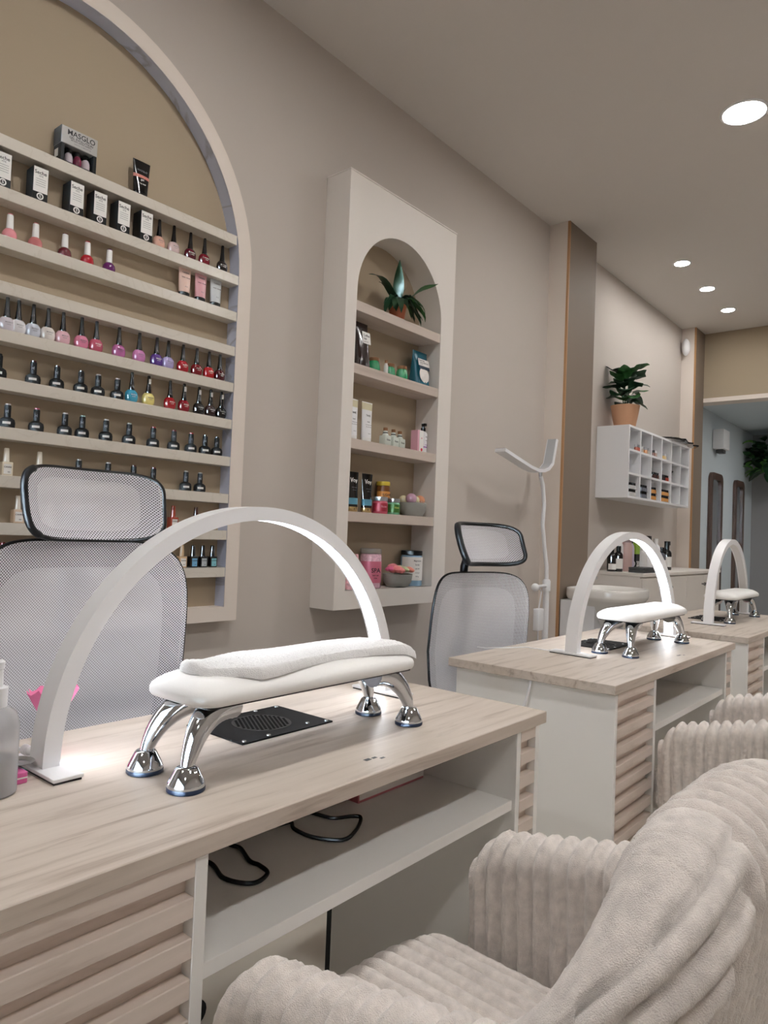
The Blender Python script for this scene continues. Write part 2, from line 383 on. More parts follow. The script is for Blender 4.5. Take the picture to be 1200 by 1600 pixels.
sq_cap = T(MB().lathe([(0.0078, 0.034), (0.0075, 0.036), (0.0058, 0.066), (0.005, 0.068)], seg=14))
sq_label = T(MB().box(0.0111, -0.009, 0.004, 0.0114, 0.009, 0.028))
BX = 0.026
def b_tall(y, s, rgb, cname, pos, capname='black_gloss', sticker=False):
    z = SHZ[s-1]
    t = thing('polish_bottle', '%s polish with long black cap, %s, %s arch shelf' % (cname, pos, ORD[s]), 'nail polish', (BX, y, z), 0.0, 'tall-capped polish bottles')
    b = inst('bottle', tall_body, gloss(rgb), t); inst('cap', tall_cap, capname, t)
    lum = sum(rgb)/3
    for q in range(2):
        text('lettering', 'MASGLO' if q == 0 else 'nail polish', 0.0048 if q == 0 else 0.003, 'paper' if lum < 150 else 'ink_grey', b, (0.0141, 0.0, 0.0215-0.005*q), sx=0.9)
    if sticker: inst('sticker', T(MB().box(0.0053, -0.003, 0.062, 0.0075, 0.003, 0.076)), 'paper', t)
def b_round(y, s, rgb, cname, pos):
    t = thing('polish_bottle', '%s round polish bottle with white cap, %s, %s arch shelf' % (cname, pos, ORD[s]), 'nail polish', (BX, y, SHZ[s-1]), 0.0, 'white-capped polish bottles')
    inst('bottle', rnd_body, gloss(rgb), t); c = inst('cap', rnd_cap, 'white_gloss', t); inst('colour_tip', rnd_tip, gloss(rgb), c)
def b_gel(y, s, tip, cname, pos):
    t = thing('gel_polish_bottle', 'squat black gel polish with %s tip, %s, %s arch shelf' % (cname, pos, ORD[s]), 'nail polish', (BX, y, SHZ[s-1]), 0.0, 'black gel polish bottles')
    b = inst('bottle', gel_body, 'black_matte', t); c = inst('cap', gel_cap, 'black_matte', t); inst('colour_tip', gel_tip, gloss(tip), c)
    inst('label', gel_label, 'paper', b); text('emblem', 'M', 0.010, 'ink_grey', c, (0.0066, -0.0042, 0.040), (PI/2, 0, PI/2-0.57))
def b_sq(y, s, rgb, cap, cname, pos, lab='paper'):
    t = thing('polish_bottle', '%s square polish bottle, %s, %s arch shelf' % (cname, pos, ORD[s]), 'nail polish', (BX, y, SHZ[s-1]), 0.0, 'square polish bottles')
    b = inst('bottle', sq_body, gloss(rgb), t); inst('cap', sq_cap, gloss(cap), t)
    l = inst('label', sq_label, lab if lab != 'paper' else 'paper', b); text('lettering', 'CANNI', 0.0055, 'ink', b, (0.0117, 0, 0.021)); text('lettering', '003', 0.004, 'ink', b, (0.0117, 0.003, 0.009))

# shelf 2
for i, (y, c, nm) in enumerate(((1.118, (226, 178, 160), 'peach'), (1.167, (214, 190, 190), 'sheer pink'), (1.225, (88, 22, 38), 'wine red'), (1.276, (120, 24, 40), 'dark red'), (1.343, (24, 16, 18), 'near-black'))):
    b_tall(y, 2, c, nm, '%s right of the white boxes' % ORD[i+1])
for i, (y, c, nm) in enumerate(((0.71, (230, 150, 160), 'light pink'), (0.772, (205, 125, 125), 'salmon'), (0.847, (104, 22, 36), 'wine'), (0.908, (176, 24, 40), 'bright red'), (0.97, (104, 40, 104), 'purple'))):
    b_round(y, 3, c, nm, '%s from left' % ORD[i+1])
tall5 = [((212, 206, 216), 'milky lilac'), ((222, 220, 224), 'milky white'), ((204, 210, 224), 'icy blue white'), ((222, 216, 212), 'pearl white'), ((232, 188, 200), 'pale pink'), ((224, 136, 168), 'rose pink'), ((196, 96, 120), 'dusty rose'), ((190, 110, 168), 'orchid'), ((206, 134, 190), 'light orchid'), ((98, 66, 150), 'violet'), ((178, 168, 216), 'lavender'), ((170, 28, 42), 'red'), ((126, 24, 34), 'deep red'), ((184, 36, 42), 'scarlet'), ((74, 18, 28), 'dark wine')]
for i, (y, (c, nm)) in enumerate(zip([0.715, 0.742, 0.778, 0.815, 0.854, 0.904, 0.945, 1.011, 1.073, 1.129, 1.167, 1.218, 1.267, 1.312, 1.353], tall5)):
    b_tall(y, 5, c, nm, '%s from left' % ORD[i+1])
for i, (y, c, nm) in enumerate(((0.703, (40, 40, 40), 'black'), (0.785, (70, 30, 36), 'dark red'), (0.845, (60, 30, 34), 'dark brown'), (0.909, (30, 30, 32), 'black'), (0.957, (210, 205, 205), 'white'), (1.013, (220, 210, 205), 'white'))):
    b_gel(y, 6, c, nm, '%s from left' % ORD[i+1])
for i, (y, c, nm, st) in enumerate(((1.056, (70, 165, 200), 'sky blue', False), (1.109, (236, 222, 140), 'pale yellow', True), (1.18, (172, 28, 38), 'red', False), (1.228, (140, 24, 40), 'crimson', True), (1.281, (20, 18, 20), 'black', True), (1.324, (46, 22, 24), 'blackish brown', True), (1.365, (16, 16, 18), 'jet black', True))):
    b_tall(y, 6, c, nm, '%s of the tall bottles' % ORD[i+1], sticker=st)
for i, (y, c, nm) in enumerate(((0.729, (214, 208, 206), 'white'), (0.799, (214, 110, 140), 'pink'), (0.872, (206, 200, 205), 'pale grey'), (0.919, (150, 196, 190), 'mint'), (0.986, (205, 208, 208), 'white'), (1.055, (206, 214, 204), 'white'), (1.131, (150, 40, 48), 'red'), (1.2, (110, 28, 36), 'dark red'), (1.26, (200, 70, 70), 'coral red'), (1.311, (36, 34, 36), 'black'), (1.355, (30, 30, 32), 'black'))):
    b_gel(y, 7, c, nm, '%s from left' % ORD[i+1])
b_sq(0.732, 8, (226, 216, 196), (236, 230, 218), 'cream', 'leftmost'); b_sq(0.812, 8, (228, 220, 204), (238, 232, 220), 'ivory', 'second from left')
for i, (y, c, nm) in enumerate(((0.915, (180, 176, 176), 'grey'), (0.998, (206, 204, 206), 'white'), (1.075, (80, 34, 34), 'dark brown'), (1.138, (110, 36, 40), 'dark red'), (1.248, (214, 212, 210), 'white'), (1.299, (216, 214, 210), 'white'))):
    b_gel(y, 8, c, nm, '%s of the black ones' % ORD[i+1])
b_sq(0.765, 9, (222, 200, 178), (232, 226, 214), 'beige', 'just left of the mesh headrest')
for i, (y, c, nm) in enumerate(((0.845, (226, 206, 196), 'nude'), (0.888, (230, 184, 176), 'blush'), (0.975, (232, 190, 178), 'peach nude'))):
    b_sq(y, 9, c, c, nm, '%s seen through the headrest mesh' % ORD[i+1])
b_sq(1.21, 9, (166, 72, 56), (170, 76, 58), 'brick red', 'right of the headrest'); b_sq(1.29, 9, (70, 40, 36), (72, 42, 38), 'dark brown', 'rightmost')
for i, (y, c, cp, nm) in enumerate(((0.735, (150, 40, 46), (150, 40, 46), 'red'), (0.801, (176, 52, 66), (160, 44, 50), 'rose red'), (0.973, (70, 50, 84), (60, 44, 72), 'plum'), (1.043, (200, 196, 200), (30, 30, 32), 'silver'), (1.084, (40, 40, 44), (24, 24, 26), 'charcoal'))):
    b_sq(y, 10, c, cp, nm, '%s of those behind the chair back' % ORD[i+1])
for i, (y, c, cp, nm) in enumerate(((1.246, (206, 176, 142), (214, 186, 150), 'nude beige'), (1.286, (22, 24, 28), (16, 16, 18), 'light blue label'), (1.321, (22, 24, 28), (16, 16, 18), 'silver label'), (1.357, (22, 24, 28), (16, 16, 18), 'aqua label'))):
    b_sq(y, 10, c, cp, nm, '%s of the right-hand group' % ORD[i+1], 'paper' if i == 0 else gloss([(120, 180, 220), (186, 194, 200), (130, 196, 210)][i-1]))

# white and black boxes on shelf 2
sb = T(MB().box(-0.021, -0.0185, 0, 0.021, 0.0185, 0.083)); sbf = T(MB().box(0.0212, -0.0175, 0.020, 0.0216, 0.0175, 0.082)); 
sring = T(MB().lathe([(0.0055, 0), (0.0085, 0), (0.0085, 0.0004), (0.0055, 0.0004), (0.0055, 0)], seg=20, cap=False, axis='x'))
for i, y in enumerate((0.680, 0.769, 0.862, 0.927, 0.995, 1.065)):
    t = thing('polish_carton', 'small black and white polish carton, %s from left on second arch shelf' % ORD[i+1], 'box', (0.0265, y, SHZ[1]), random.uniform(-0.04, 0.04), 'black and white polish cartons')
    b = inst('carton', sb, 'black_plastic', t); f = inst('front_panel', sbf, 'paper', t)
    text('lettering', 'Seche', 0.0125, 'ink', f, (0.0218, -0.001, 0.069)); text('lettering', 'VITE', 0.0055, 'ink_grey', f, (0.0218, 0.0, 0.0605))
    for q in range(4): inst('print_line', T(MB().box(0.0216, -0.012, 0, 0.0218, 0.012, 0.0008)), 'ink_grey', f, (0, 0, 0.036+0.0055*q))
    inst('ring_emblem', sring, 'paper', b, (0.0212, 0, 0.0105)); text('emblem', 'S', 0.010, 'paper', b, (0.0216, 0, 0.0105), sx=1.2)
# gift set box on the top shelf
t = thing('gift_set_box', 'grey and black gift box with window holding polish bottles, top shelf of arch', 'box', (0.025, 0.8625, SHZ[0]))
b = MB(); b.box(0.005, 0.815, SHZ[0], 0.045, 0.91, SHZ[0]+0.004); b.box(0.005, 0.815, SHZ[0], 0.007, 0.91, SHZ[0]+0.05); b.box(0.005, 0.815, SHZ[0], 0.045, 0.824, SHZ[0]+0.05); b.box(0.005, 0.902, SHZ[0], 0.045, 0.91, SHZ[0]+0.05)
b.obj('tray', 'black_plastic', t)
top = MB().box(0.004, 0.814, SHZ[0]+0.048, 0.046, 0.911, SHZ[0]+0.093, 0.001).obj('sleeve', mat('box_grey', (168, 166, 164), 0.4, metal=0.3), t)
MB().box(0.0045, 0.8135, SHZ[0]+0.048, 0.0455, 0.8139, SHZ[0]+0.0925).obj('side_panel', 'dark_grey', t)
text('lettering', 'MASGLO', 0.019, 'ink', top, (0.0212, 0.004, 0.080)); text('lettering', 'GEL EVOLUTION', 0.0085, 'ink', top, (0.0212, 0.004, 0.0685)); text('lettering', 'SECADO EXTRA RAPIDO', 0.005, 'ink', top, (0.0212, 0.004, 0.0625)); text('lettering', 'HASTA 15 MINUTOS', 0.005, 'ink_grey', top, (0.0212, 0.008, 0.0555))
MB().box(0.012, 0.8137, SHZ[0]+0.016, 0.03, 0.8149, SHZ[0]+0.036).obj('sticker', 'paper', t)
for y, c in ((0.842, (190, 180, 190)), (0.866, (110, 30, 60)), (0.888, (200, 190, 196))):
    inst('set_bottle', rnd_body, gloss(c), t, (0.003, y-0.8625, 0.004), scale=(0.9, 0.65, 1.1)); inst('set_cap', gel_cap, 'black_gloss', t, (0.003, y-0.8625, 0.004), scale=(1, 1, 0.7))
# squeeze tubes: (y, shelf, width, height, body colour ...)
def squeeze(name, label, y, x, z, w, h, body, cap, caph, lines, group=None, inverted=True, ink='ink', band=None, d=0.026, capw=0.8):
    """flat-crimped tube standing on its cap"""
    t = thing(name, label, 'tube', (x, y, z), group=group)
    def fn(u, v):
        a = 2*PI*u; k = v; r = d/2*(1-k)+0.0012*k; wy = (w/2*capw)*(1-k)+w/2*k
        return (r*math.cos(a), wy*math.sin(a), caph+(h-caph)*v)
    m = MB().grid(fn, 24, 8, cu=True); m.f.append(tuple(range(24))); m.f.append(tuple(7*24+i for i in range(24)))
    b = m.obj('tube_body', body, t, world=False, angle=60)
    MB().lathe([(0.9, 0), (1, 0.003), (1, caph-0.001), (0.94, caph)], seg=20, sx=d/2, sy=w/2*capw).obj('cap', cap, t, world=False)
    for s_, size, zz, mm in lines:
        k = (zz-caph)/(h-caph); text('lettering', s_, size, mm, b, (d/2*(1-k)+0.0012*k+0.0006, 0, zz), (PI/2-math.atan((d/2)/(h-caph))*-1*0-0.0, 0, PI/2))
    if band:
        z0, z1, mm = band
        MB().grid(lambda u, v: (lambda p: (p[0]*1.02, p[1]*1.01, p[2]))(fn(u*0.5-0.25, (z0+(z1-z0)*v-caph)/(h-caph))), 13, 3).obj('print_band', mm, b, world=False)
    return t
squeeze('cream_tube', 'black squeeze tube standing alone on the top shelf of the arch', 1.051, 0.028, SHZ[0], 0.054, 0.103, 'black_gloss', 'black_gloss', 0.012, [('MASGLO', 0.008, 0.074, 'ink_grey'), ('gel', 0.009, 0.048, 'paper'), ('top coat', 0.006, 0.036, 'paper')], 'salon cream tubes', band=(0.053, 0.062, satin((206, 130, 120))))
for y, c, nm in ((1.209, (226, 196, 184), 'peach'), (1.266, (224, 170, 178), 'pink'), (1.322, (206, 212, 216), 'pale grey')):
    squeeze('cream_tube', '%s hand cream tube with black cap on the third shelf of the arch' % nm, y, 0.028, SHZ[2], 0.044, 0.092, satin(c, 0.3), 'black_plastic', 0.014, [('CANNI', 0.007, 0.074, 'ink_grey'), ('HAND CREAM', 0.0045, 0.058, 'ink'), ('50 ml', 0.004, 0.030, 'ink_grey')], 'salon cream tubes')

# ================================================================= WALL SHELF CABINET WITH ARCH
CX = 0.12; A0 = 1.815; A1 = 2.493; CB = 0.84; CT = 2.425; O0 = 1.873; O1 = 2.402; OC = (O0+O1)/2; OR = (O1-O0)/2; OZ = 2.005; OB = 0.908
t = thing('wall_cabinet', 'white box wall cabinet with arched opening and four oak-look shelves', 'shelf cabinet', (0, A0, CB))
n = 32
op = [(O1, OB)]+arc(OC, OZ, OR, 0, PI, n)+[(O0, OB)]
ou = [(A1, CB)]+[(A1 if i < 6 else (A0 if i > n-6 else A1+(A0-A1)*(i-6)/(n-12)), (OZ+(CT-OZ)*i/6 if i < 6 else (OZ+(CT-OZ)*(n-i)/6 if i > n-6 else CT))) for i in range(n+1)]+[(A0, CB)]
k = len(op)
MB().add([(x, *p) for x in (CX-0.016, CX) for L in (op, ou) for p in L], [f for i in range(k) for j in [(i+1) % k] for f in ((2*k+i, 2*k+j, 3*k+j, 3*k+i), (k+i, k+j, 3*k+j, 3*k+i), (i, j, 2*k+j, 2*k+i))]).obj('front_panel', 'cabinet_white', t)
MB().add([(x, *p) for x in (0.004, CX-0.015) for p in op], [(i, i+1, k+i+1, k+i) for i in range(k-1)]).obj('reveal', 'cabinet_white', t)
bx = MB(); bx.box(0.001, A0, CB, CX-0.016, A0+0.016, CT); bx.box(0.001, A1-0.016, CB, CX-0.016, A1, CT); bx.box(0.001, A0+0.016, CB, CX-0.016, A1-0.016, CB+0.016); bx.box(0.001, A0+0.016, CT-0.016, CX-0.016, A1-0.016, CT)
bx.obj('carcass', 'cabinet_white', t)
MB().box(0.0, A0-0.003, CT, CX+0.003, A1+0.003, CT+0.006, 0.001).obj('top_edge', 'cabinet_white', t)
MB().box(0.001, A0+0.016, CB+0.016, 0.004, A1-0.016, CT-0.016).obj('back_panel', 'niche_back', t)
MB().box(0.004, O0, OB-0.012, CX-0.001, O1, OB).obj('bottom_board', 'cabinet_white', t)
CS = [1.967, 1.736, 1.461, 1.195]
for z in CS: MB().box(0.004, O0+0.001, z-0.037, CX-0.002, O1-0.001, z, 0.0012).obj('shelf', 'oak_shelf', t)

# --- leaf helper
def leaf(parent, base, dirv, length, width, droop, m, twist=0.0, nseg=8, shape='strap', wave=0.0, name='leaf'):
    d = Vector(dirv).normalized(); side = d.cross(Vector((0, 0, 1)))
    if side.length < 1e-3: side = Vector((0, 1, 0))
    side.normalize(); p = Vector(base); mb = MB(); vs = []; fs = []
    for i in range(nseg+1):
        s = i/nseg
        w = width*((math.sin(PI*min(1, 0.12+0.9*s))**0.7) if shape == 'strap' else (math.sin(PI*s**0.75)**0.8 if 0 < s < 1 else 0.04))
        w = max(w, width*0.04)
        tw = twist*s; up = side.cross(d).normalized(); sd = (side*math.cos(tw)+up*math.sin(tw))
        off = up*wave*math.sin(s*9+length*40)
        vs += [p+sd*w/2+up*w*0.12+off, p-up*0.0+off*0.6, p-sd*w/2+up*w*0.12+off]
        p = p+d*length/nseg; d = (d+Vector((0, 0, -droop/nseg))).normalized()
    for i in range(nseg):
        for q in (0, 1): fs.append((i*3+q, i*3+q+1, (i+1)*3+q+1, (i+1)*3+q))
    return mb.add(vs, fs).obj(name, m, parent, world=False, angle=70)

# plant on the top shelf of the cabinet
t = thing('potted_plant', 'strap-leaved fern in a terracotta pot under the arch of the wall cabinet', 'plant', (0.062, 2.178, CS[0]))
p = MB().lathe([(0.026, 0), (0.027, 0.002), (0.036, 0.068), (0.039, 0.069), (0.040, 0.086), (0.037, 0.087), (0.034, 0.080)], seg=24, cap=False); p.obj('pot', 'terracotta', t, world=False)
MB().cyl((0, 0, 0.07), 0.034, 0.006, 16).obj('soil', 'soil', t, world=False)
for dv, ln, w, dr, mm, tw in (((0.12, -1.0, 0.95), 0.22, 0.036, 1.2, 'leaf_dark', 0.5), ((0.1, -0.1, 1.2), 0.175, 0.040, 0.1, 'leaf_dark', 0.9), ((0.3, 0.8, 0.7), 0.22, 0.030, 0.2, 'leaf_mid', 0.8), ((0.5, -0.8, 0.5), 0.13, 0.024, 2.6, 'leaf_dark', 0.5), ((0.6, -0.55, 0.4), 0.14, 0.026, 3.0, 'leaf_dark', 0.3), ((0.65, 0.25, 0.7), 0.15, 0.030, 3.2, 'leaf_mid', 0.2), ((0.6, 0.6, 0.6), 0.15, 0.030, 3.2, 'leaf_mid', 0.4), ((0.2, 0.6, 0.9), 0.13, 0.020, 2.2, 'leaf_dark', 0.6), ((0.7, 0.0, 0.6), 0.11, 0.026, 3.0, 'leaf_dark', 0.2), ((0.15, 0.35, 1.1), 0.10, 0.018, 0.3, 'leaf_mid', 0.5), ((0.4, -0.95, 0.75), 0.12, 0.022, 2.0, 'leaf_dark', 0.2), ((-0.1, 0.5, 0.8), 0.14, 0.028, 1.4, 'leaf_dark', 0.1), ((-0.1, -0.45, 0.9), 0.12, 0.028, 1.5, 'leaf_dark', 0.3), ((0.5, 0.85, 0.3), 0.12, 0.016, 2.0, 'leaf_dark', 0.2)):
    leaf(t, (dv[0]*0.012, dv[1]*0.012, 0.076), dv, ln, w*1.15, dr, M[mm], tw, 9, 'strap', 0.004)
RP = random.Random(11)
for q in range(16):
    a = q*2.4; leaf(t, (0.012*math.cos(a), 0.015*math.sin(a), 0.078), (abs(math.cos(a))*0.6, math.sin(a), RP.uniform(0.3, 0.9)), RP.uniform(0.09, 0.14), RP.uniform(0.018, 0.028), RP.uniform(2.0, 3.4), M[('leaf_dark', 'leaf_dark', 'leaf_mid')[q % 3]], RP.uniform(-0.5, 0.6), 9, 'strap', 0.003)

# shelf 1 : pouch, jars, bath salts
def pouch(name, label, y, x, z, w, h, d, body, group=None):
    t = thing(name, label, 'pouch', (x, y, z), group=group)
    def fn(u, v):
        a = 2*PI*u; k = v**1.6; th = d/2*(1-k)+0.0015; ww = w/2*(1-0.06*math.sin(PI*v)); wr = 0.002*math.sin(9*a+14*v)*(1-v)
        return ((th+wr)*math.copysign(abs(math.cos(a))**0.7, math.cos(a)), ww*math.copysign(abs(math.sin(a))**0.75, math.sin(a)), h*v)
    m = MB().grid(fn, 32, 14, cu=True); m.f.append(tuple(range(32))); m.f.append(tuple(13*32+i for i in range(32)))
    b = m.obj('bag', body, t, world=False, angle=60)
    return t, b
t, b = pouch('coffee_pouch', 'glossy dark brown foil pouch with white label at the left of the cabinet', 1.953, 0.066, CS[1], 0.088, 0.175, 0.07, mat('foil_brown', (38, 26, 24), 0.18))
l = MB().box(0.0205, -0.004, 0.092, 0.0215, 0.040, 0.138).obj('label', 'paper', t, world=False); l.rotation_euler = (0, -0.16, 0); l.location = (0.018, 0, 0.0)
text('lettering', 'Coffee', 0.013, 'ink', l, (0.0219, 0.018, 0.124)); text('lettering', 'Salt', 0.012, 'ink', l, (0.0219, 0.010, 0.111)); text('lettering', 'spa scrub', 0.006, 'ink', l, (0.0219, 0.014, 0.100))
t, b = pouch('bath_salt_pouch', 'teal stand-up pouch of white bath salt with round window', 2.345, 0.056, CS[1], 0.098, 0.152, 0.066, mat('foil_teal', (28, 96, 116), 0.25))
w_ = MB().lathe([(0.001, 0.004), (0.024, 0.002), (0.033, 0)], seg=24, axis='x').obj('window', mat('salt_white', (232, 228, 224), 0.5, bump=0.8, bscale=260), t, world=False); w_.location = (0.030, -0.002, 0.050); w_.rotation_euler = (0, -0.12, 0)
l = MB().box(0.0, -0.036, 0, 0.0008, 0.040, 0.030).obj('label', 'paper', t, world=False); l.location = (0.0245, 0, 0.088); l.rotation_euler = (0, -0.22, 0)
text('lettering', 'Dead Sea', 0.010, 'ink', l, (0.0012, -0.012, 0.023)); text('lettering', 'Luxury Bath Salt', 0.0085, 'ink', l, (0.0012, 0.002, 0.014)); text('lettering', 'fine salt', 0.006, 'ink_grey', l, (0.0012, -0.018, 0.006))
l2 = MB().box(0.0, -0.034, 0, 0.0008, 0.034, 0.014).obj('label_band', satin((18, 44, 66)), t, world=False); l2.location = (0.0285, 0, 0.073); l2.rotation_euler = (0, -0.2, 0)
for i, (y, x, s) in enumerate(((2.043, 0.066, 1.0), (2.150, 0.058, 0.92), (2.207, 0.074, 1.0))):
    t = thing('salt_jar', 'little glass jar of green bath salt with cork, %s of three' % ORD[i+1], 'jar', (x, y, CS[1]), group='green salt jars')
    MB().lathe([(0.020*s, 0), (0.024*s, 0.004), (0.025*s, 0.022), (0.022*s, 0.04), (0.0185*s, 0.046)], seg=20).obj('salt', mat('salt_green', (20, 150, 92), 0.2, bump=0.8, bscale=380, coat=0.6), t, world=False)
    MB().lathe([(0.0190*s, 0.046), (0.0205*s, 0.048), (0.0205*s, 0.058), (0.0195*s, 0.059)], seg=20).obj('cork', 'cork', t, world=False)
t = thing('sample_vial', 'thin corked glass vial of white salt between the green jars', 'vial', (0.082, 2.097, CS[1]))
MB().lathe([(0.0085, 0), (0.009, 0.002), (0.009, 0.038), (0.006, 0.044), (0.006, 0.048)], seg=16).obj('vial', gloss((214, 214, 210)), t, world=False)
MB().cyl((0, 0, 0.048), 0.0062, 0.012, 12).obj('cork', 'cork', t, world=False)
# shelf 2 : tubes, corked bottles, spray
for y, nm, dx in ((1.936, 'left', 0.062), (2.018, 'right', 0.062)):
    squeeze('lotion_tube', 'tall white lotion tube with grey and yellow top, %s one of the pair' % nm, y, dx, CS[2], 0.060, 0.158, 'white_satin', 'white_gloss', 0.02, [('TAHE', 0.010, 0.106, 'ink'), ('hand', 0.007, 0.082, 'ink'), ('nourishing cream', 0.005, 0.070, 'ink_grey'), ('shea and lemon', 0.005, 0.062, 'ink_grey'), ('100 ml', 0.005, 0.036, 'ink_grey')], 'white lotion tubes', band=(0.128, 0.155, satin((206, 200, 170))), d=0.034)
for i, (y, x) in enumerate(((2.112, 0.080), (2.164, 0.078), (2.212, 0.072))):
    t = thing('salt_bottle', 'small clear corked bottle of white salt, %s from the left tube' % ORD[i+1], 'bottle', (x, y, CS[2]), group='corked salt bottles')
    b = MB().box(-0.017, -0.019, 0, 0.017, 0.019, 0.042, 0.005, 2); b.lathe([(0.016, 0.041), (0.009, 0.050), (0.009, 0.060)], seg=16); b = b.obj('bottle', gloss((206, 214, 206)), t, world=False)
    MB().cyl((0, 0, 0.060), 0.0088, 0.012, 12).obj('cork', 'cork', t, world=False)
    text('lettering', 'Relax', 0.010, 'ink', b, (0.0176, 0, 0.024)); MB().lathe([(0.0096, 0.050), (0.0102, 0.052), (0.0096, 0.054)], seg=14, cap=False).obj('twine', 'dark_grey', t, world=False)
t = thing('serum_box', 'narrow pink and white carton beside the white spray bottle', 'box', (0.07, 2.331, CS[2]))
MB().box(-0.018, -0.020, 0, 0.018, 0.020, 0.092, 0.0008).obj('carton', satin((224, 172, 188)), t, world=False)
f = MB().box(0.0181, -0.008, 0.001, 0.0186, 0.020, 0.091).obj('front_panel', 'paper', t, world=False); text('lettering', 'oil', 0.010, satin((210, 90, 130)), f, (0.019, 0.006, 0.06)); MB().ball((0.0186, 0.008, 0.012), 0.007, 10, 6, sx=0.1).obj('flower_print', satin((200, 40, 70)), f, world=False)
t = thing('spray_bottle', 'slim white spray bottle with black pump at the right of the cabinet', 'bottle', (0.068, 2.373, CS[2]))
b = MB().lathe([(0.016, 0), (0.018, 0.002), (0.018, 0.082), (0.014, 0.090), (0.009, 0.094)], seg=20).obj('bottle', 'white_satin', t, world=False)
pm = MB().lathe([(0.010, 0.094), (0.010, 0.108), (0.006, 0.109), (0.006, 0.122)], seg=14); pm.box(-0.006, -0.006, 0.116, 0.014, 0.006, 0.127, 0.001); pm.obj('pump', 'black_plastic', t, world=False)
for z_, s_, c_ in ((0.07, 'skin', 'ink'), (0.055, 'tonic', 'ink_grey'), (0.036, '100 ml', satin((150, 110, 180)))): text('lettering', s_, 0.007, c_, b, (0.0183, 0.0, z_))
MB().lathe([(0.0182, 0.024), (0.0182, 0.030)], seg=8, a0=-1.2, a1=1.2, cap=False).obj('label_band', satin((168, 130, 190)), b, world=False)
# shelf 3 : black tubes, jars, bowl
for i, (y, x) in enumerate(((1.943, 0.072), (2.031, 0.066))):
    squeeze('scrub_tube', 'black tube with gold cap and blue wave print, %s one' % ('left, half hidden', 'right, fully visible')[i], y, x, CS[3], 0.062, 0.150, 'black_gloss', mat('gold', (206, 180, 130), 0.25, metal=1), 0.020, [('Voy', 0.024, 0.118, 'paper'), ('body scrub', 0.006, 0.092, 'ink_grey'), ('coconut', 0.006, 0.082, 'ink_grey')], 'black scrub tubes', band=(0.028, 0.052, satin((90, 150, 175))), d=0.036)
def jar(name, label, x, y, z, r, h, body, lid, lidh, lab=None, txt=None, group=None, seg=24):
    t = thing(name, label, 'jar', (x, y, z), group=group)
    b = MB().lathe([(r*0.94, 0), (r, 0.003), (r, h-lidh-0.008), (r*0.9, h-lidh-0.001), (r*0.88, h-lidh)], seg=seg).obj('jar', body, t, world=False)
    MB().lathe([(r*0.95, h-lidh), (r*0.97, h-lidh+0.001), (r*0.97, h-0.001), (r*0.93, h)], seg=seg).obj('lid', lid, t, world=False)
    if lab:
        l = MB().lathe([(r*1.012, h*lab[1]), (r*1.012, h*lab[2])], seg=18, a0=-1.9, a1=1.3, cap=False).obj('label', lab[0], b, world=False)
        if txt:
            for s_, size, zz, mm in txt:
                a = -0.35; text('lettering', s_, size, mm, l, (r*1.03*math.cos(a), r*1.03*math.sin(a), zz), (PI/2, 0, PI/2+a))
    return t
silver = mat('silver_lid', (170, 172, 174), 0.3, metal=0.9)
jar('scrub_jar', 'pink scrub jar with crimson label and silver lid beside the black tube', 0.078, 2.098, CS[3], 0.031, 0.066, gloss((206, 96, 116)), silver, 0.016, (satin((150, 30, 50)), 0.14, 0.62), [('Rose', 0.012, 0.028, satin((230, 170, 180)))], 'small scrub jars')
jar('scrub_jar', 'green scrub jar with silver lid beside the grey bowl', 0.078, 2.180, CS[3], 0.027, 0.064, gloss((120, 186, 150)), silver, 0.015, (satin((58, 110, 44)), 0.14, 0.64), [('Aloe', 0.011, 0.028, satin((220, 220, 120)))], 'small scrub jars')
jar('sugar_jar', 'amber jar with yellow lid and orange label behind the small jars', 0.035, 2.165, CS[3], 0.028, 0.131, gloss((110, 66, 30)), satin((222, 196, 70)), 0.016, (satin((222, 150, 70)), 0.42, 0.70), [('SUGAR', 0.012, 0.078, 'ink'), ('SCRUB', 0.010, 0.065, 'ink')])
def bowl(name, label, x, y, z, r, h):
    t = thing(name, label, 'bowl', (x, y, z))
    MB().lathe([(r*0.62, 0), (r*0.72, 0.002), (r*0.93, h*0.4), (r, h), (r*0.95, h), (r*0.88, h*0.45), (r*0.6, h*0.14), (0.001, h*0.12)], seg=32, cap=False, sx=0.86).obj('bowl', 'grey_bowl', t, world=False); return t
bowl('bath_bomb_bowl', 'grey stone bowl holding pastel bath bombs on the fourth cabinet shelf', 0.062, 2.328, CS[3], 0.064, 0.056)
for (x, y, z, r, c, nm) in ((0.075, 2.300, 0.072, 0.0225, (214, 172, 196), 'lilac'), (0.062, 2.346, 0.066, 0.020, (222, 212, 170), 'cream yellow'), (0.070, 2.366, 0.068, 0.0215, (228, 160, 124), 'orange'), (0.040, 2.293, 0.066, 0.020, (214, 204, 168), 'pale yellow')):
    o = MB().ball((0, 0, 0), r, 20, 12).obj('bath_bomb', gloss(c, 0.2), None, (0, 0, 0)); o.location = (x, y, CS[3]+z); tag(o, '%s shiny bath bomb resting in the grey bowl' % nm, 'bath bomb', 'bath bombs in the bowl')
mb = MB()
for i in range(26):
    a = random.uniform(0, 2*PI); p0 = Vector((0.068+random.uniform(-0.035, 0.035), 2.335+random.uniform(-0.03, 0.045), CS[3]+0.056)); q = [p0+Vector((math.cos(a), math.sin(a), 0))*s*0.03+Vector((0, 0, 0.006*math.sin(s*3+a))) for s in (0, 0.4, 0.8, 1.1)]
    mb.tube(q, 0.0006, 4)
o = mb.obj('shredded_paper', 'paper', None, (0.068, 2.335, CS[3]+0.05)); o['kind'] = 'stuff'; o['label'] = 'white shredded paper lying among the bath bombs'; o['category'] = 'shredded paper'
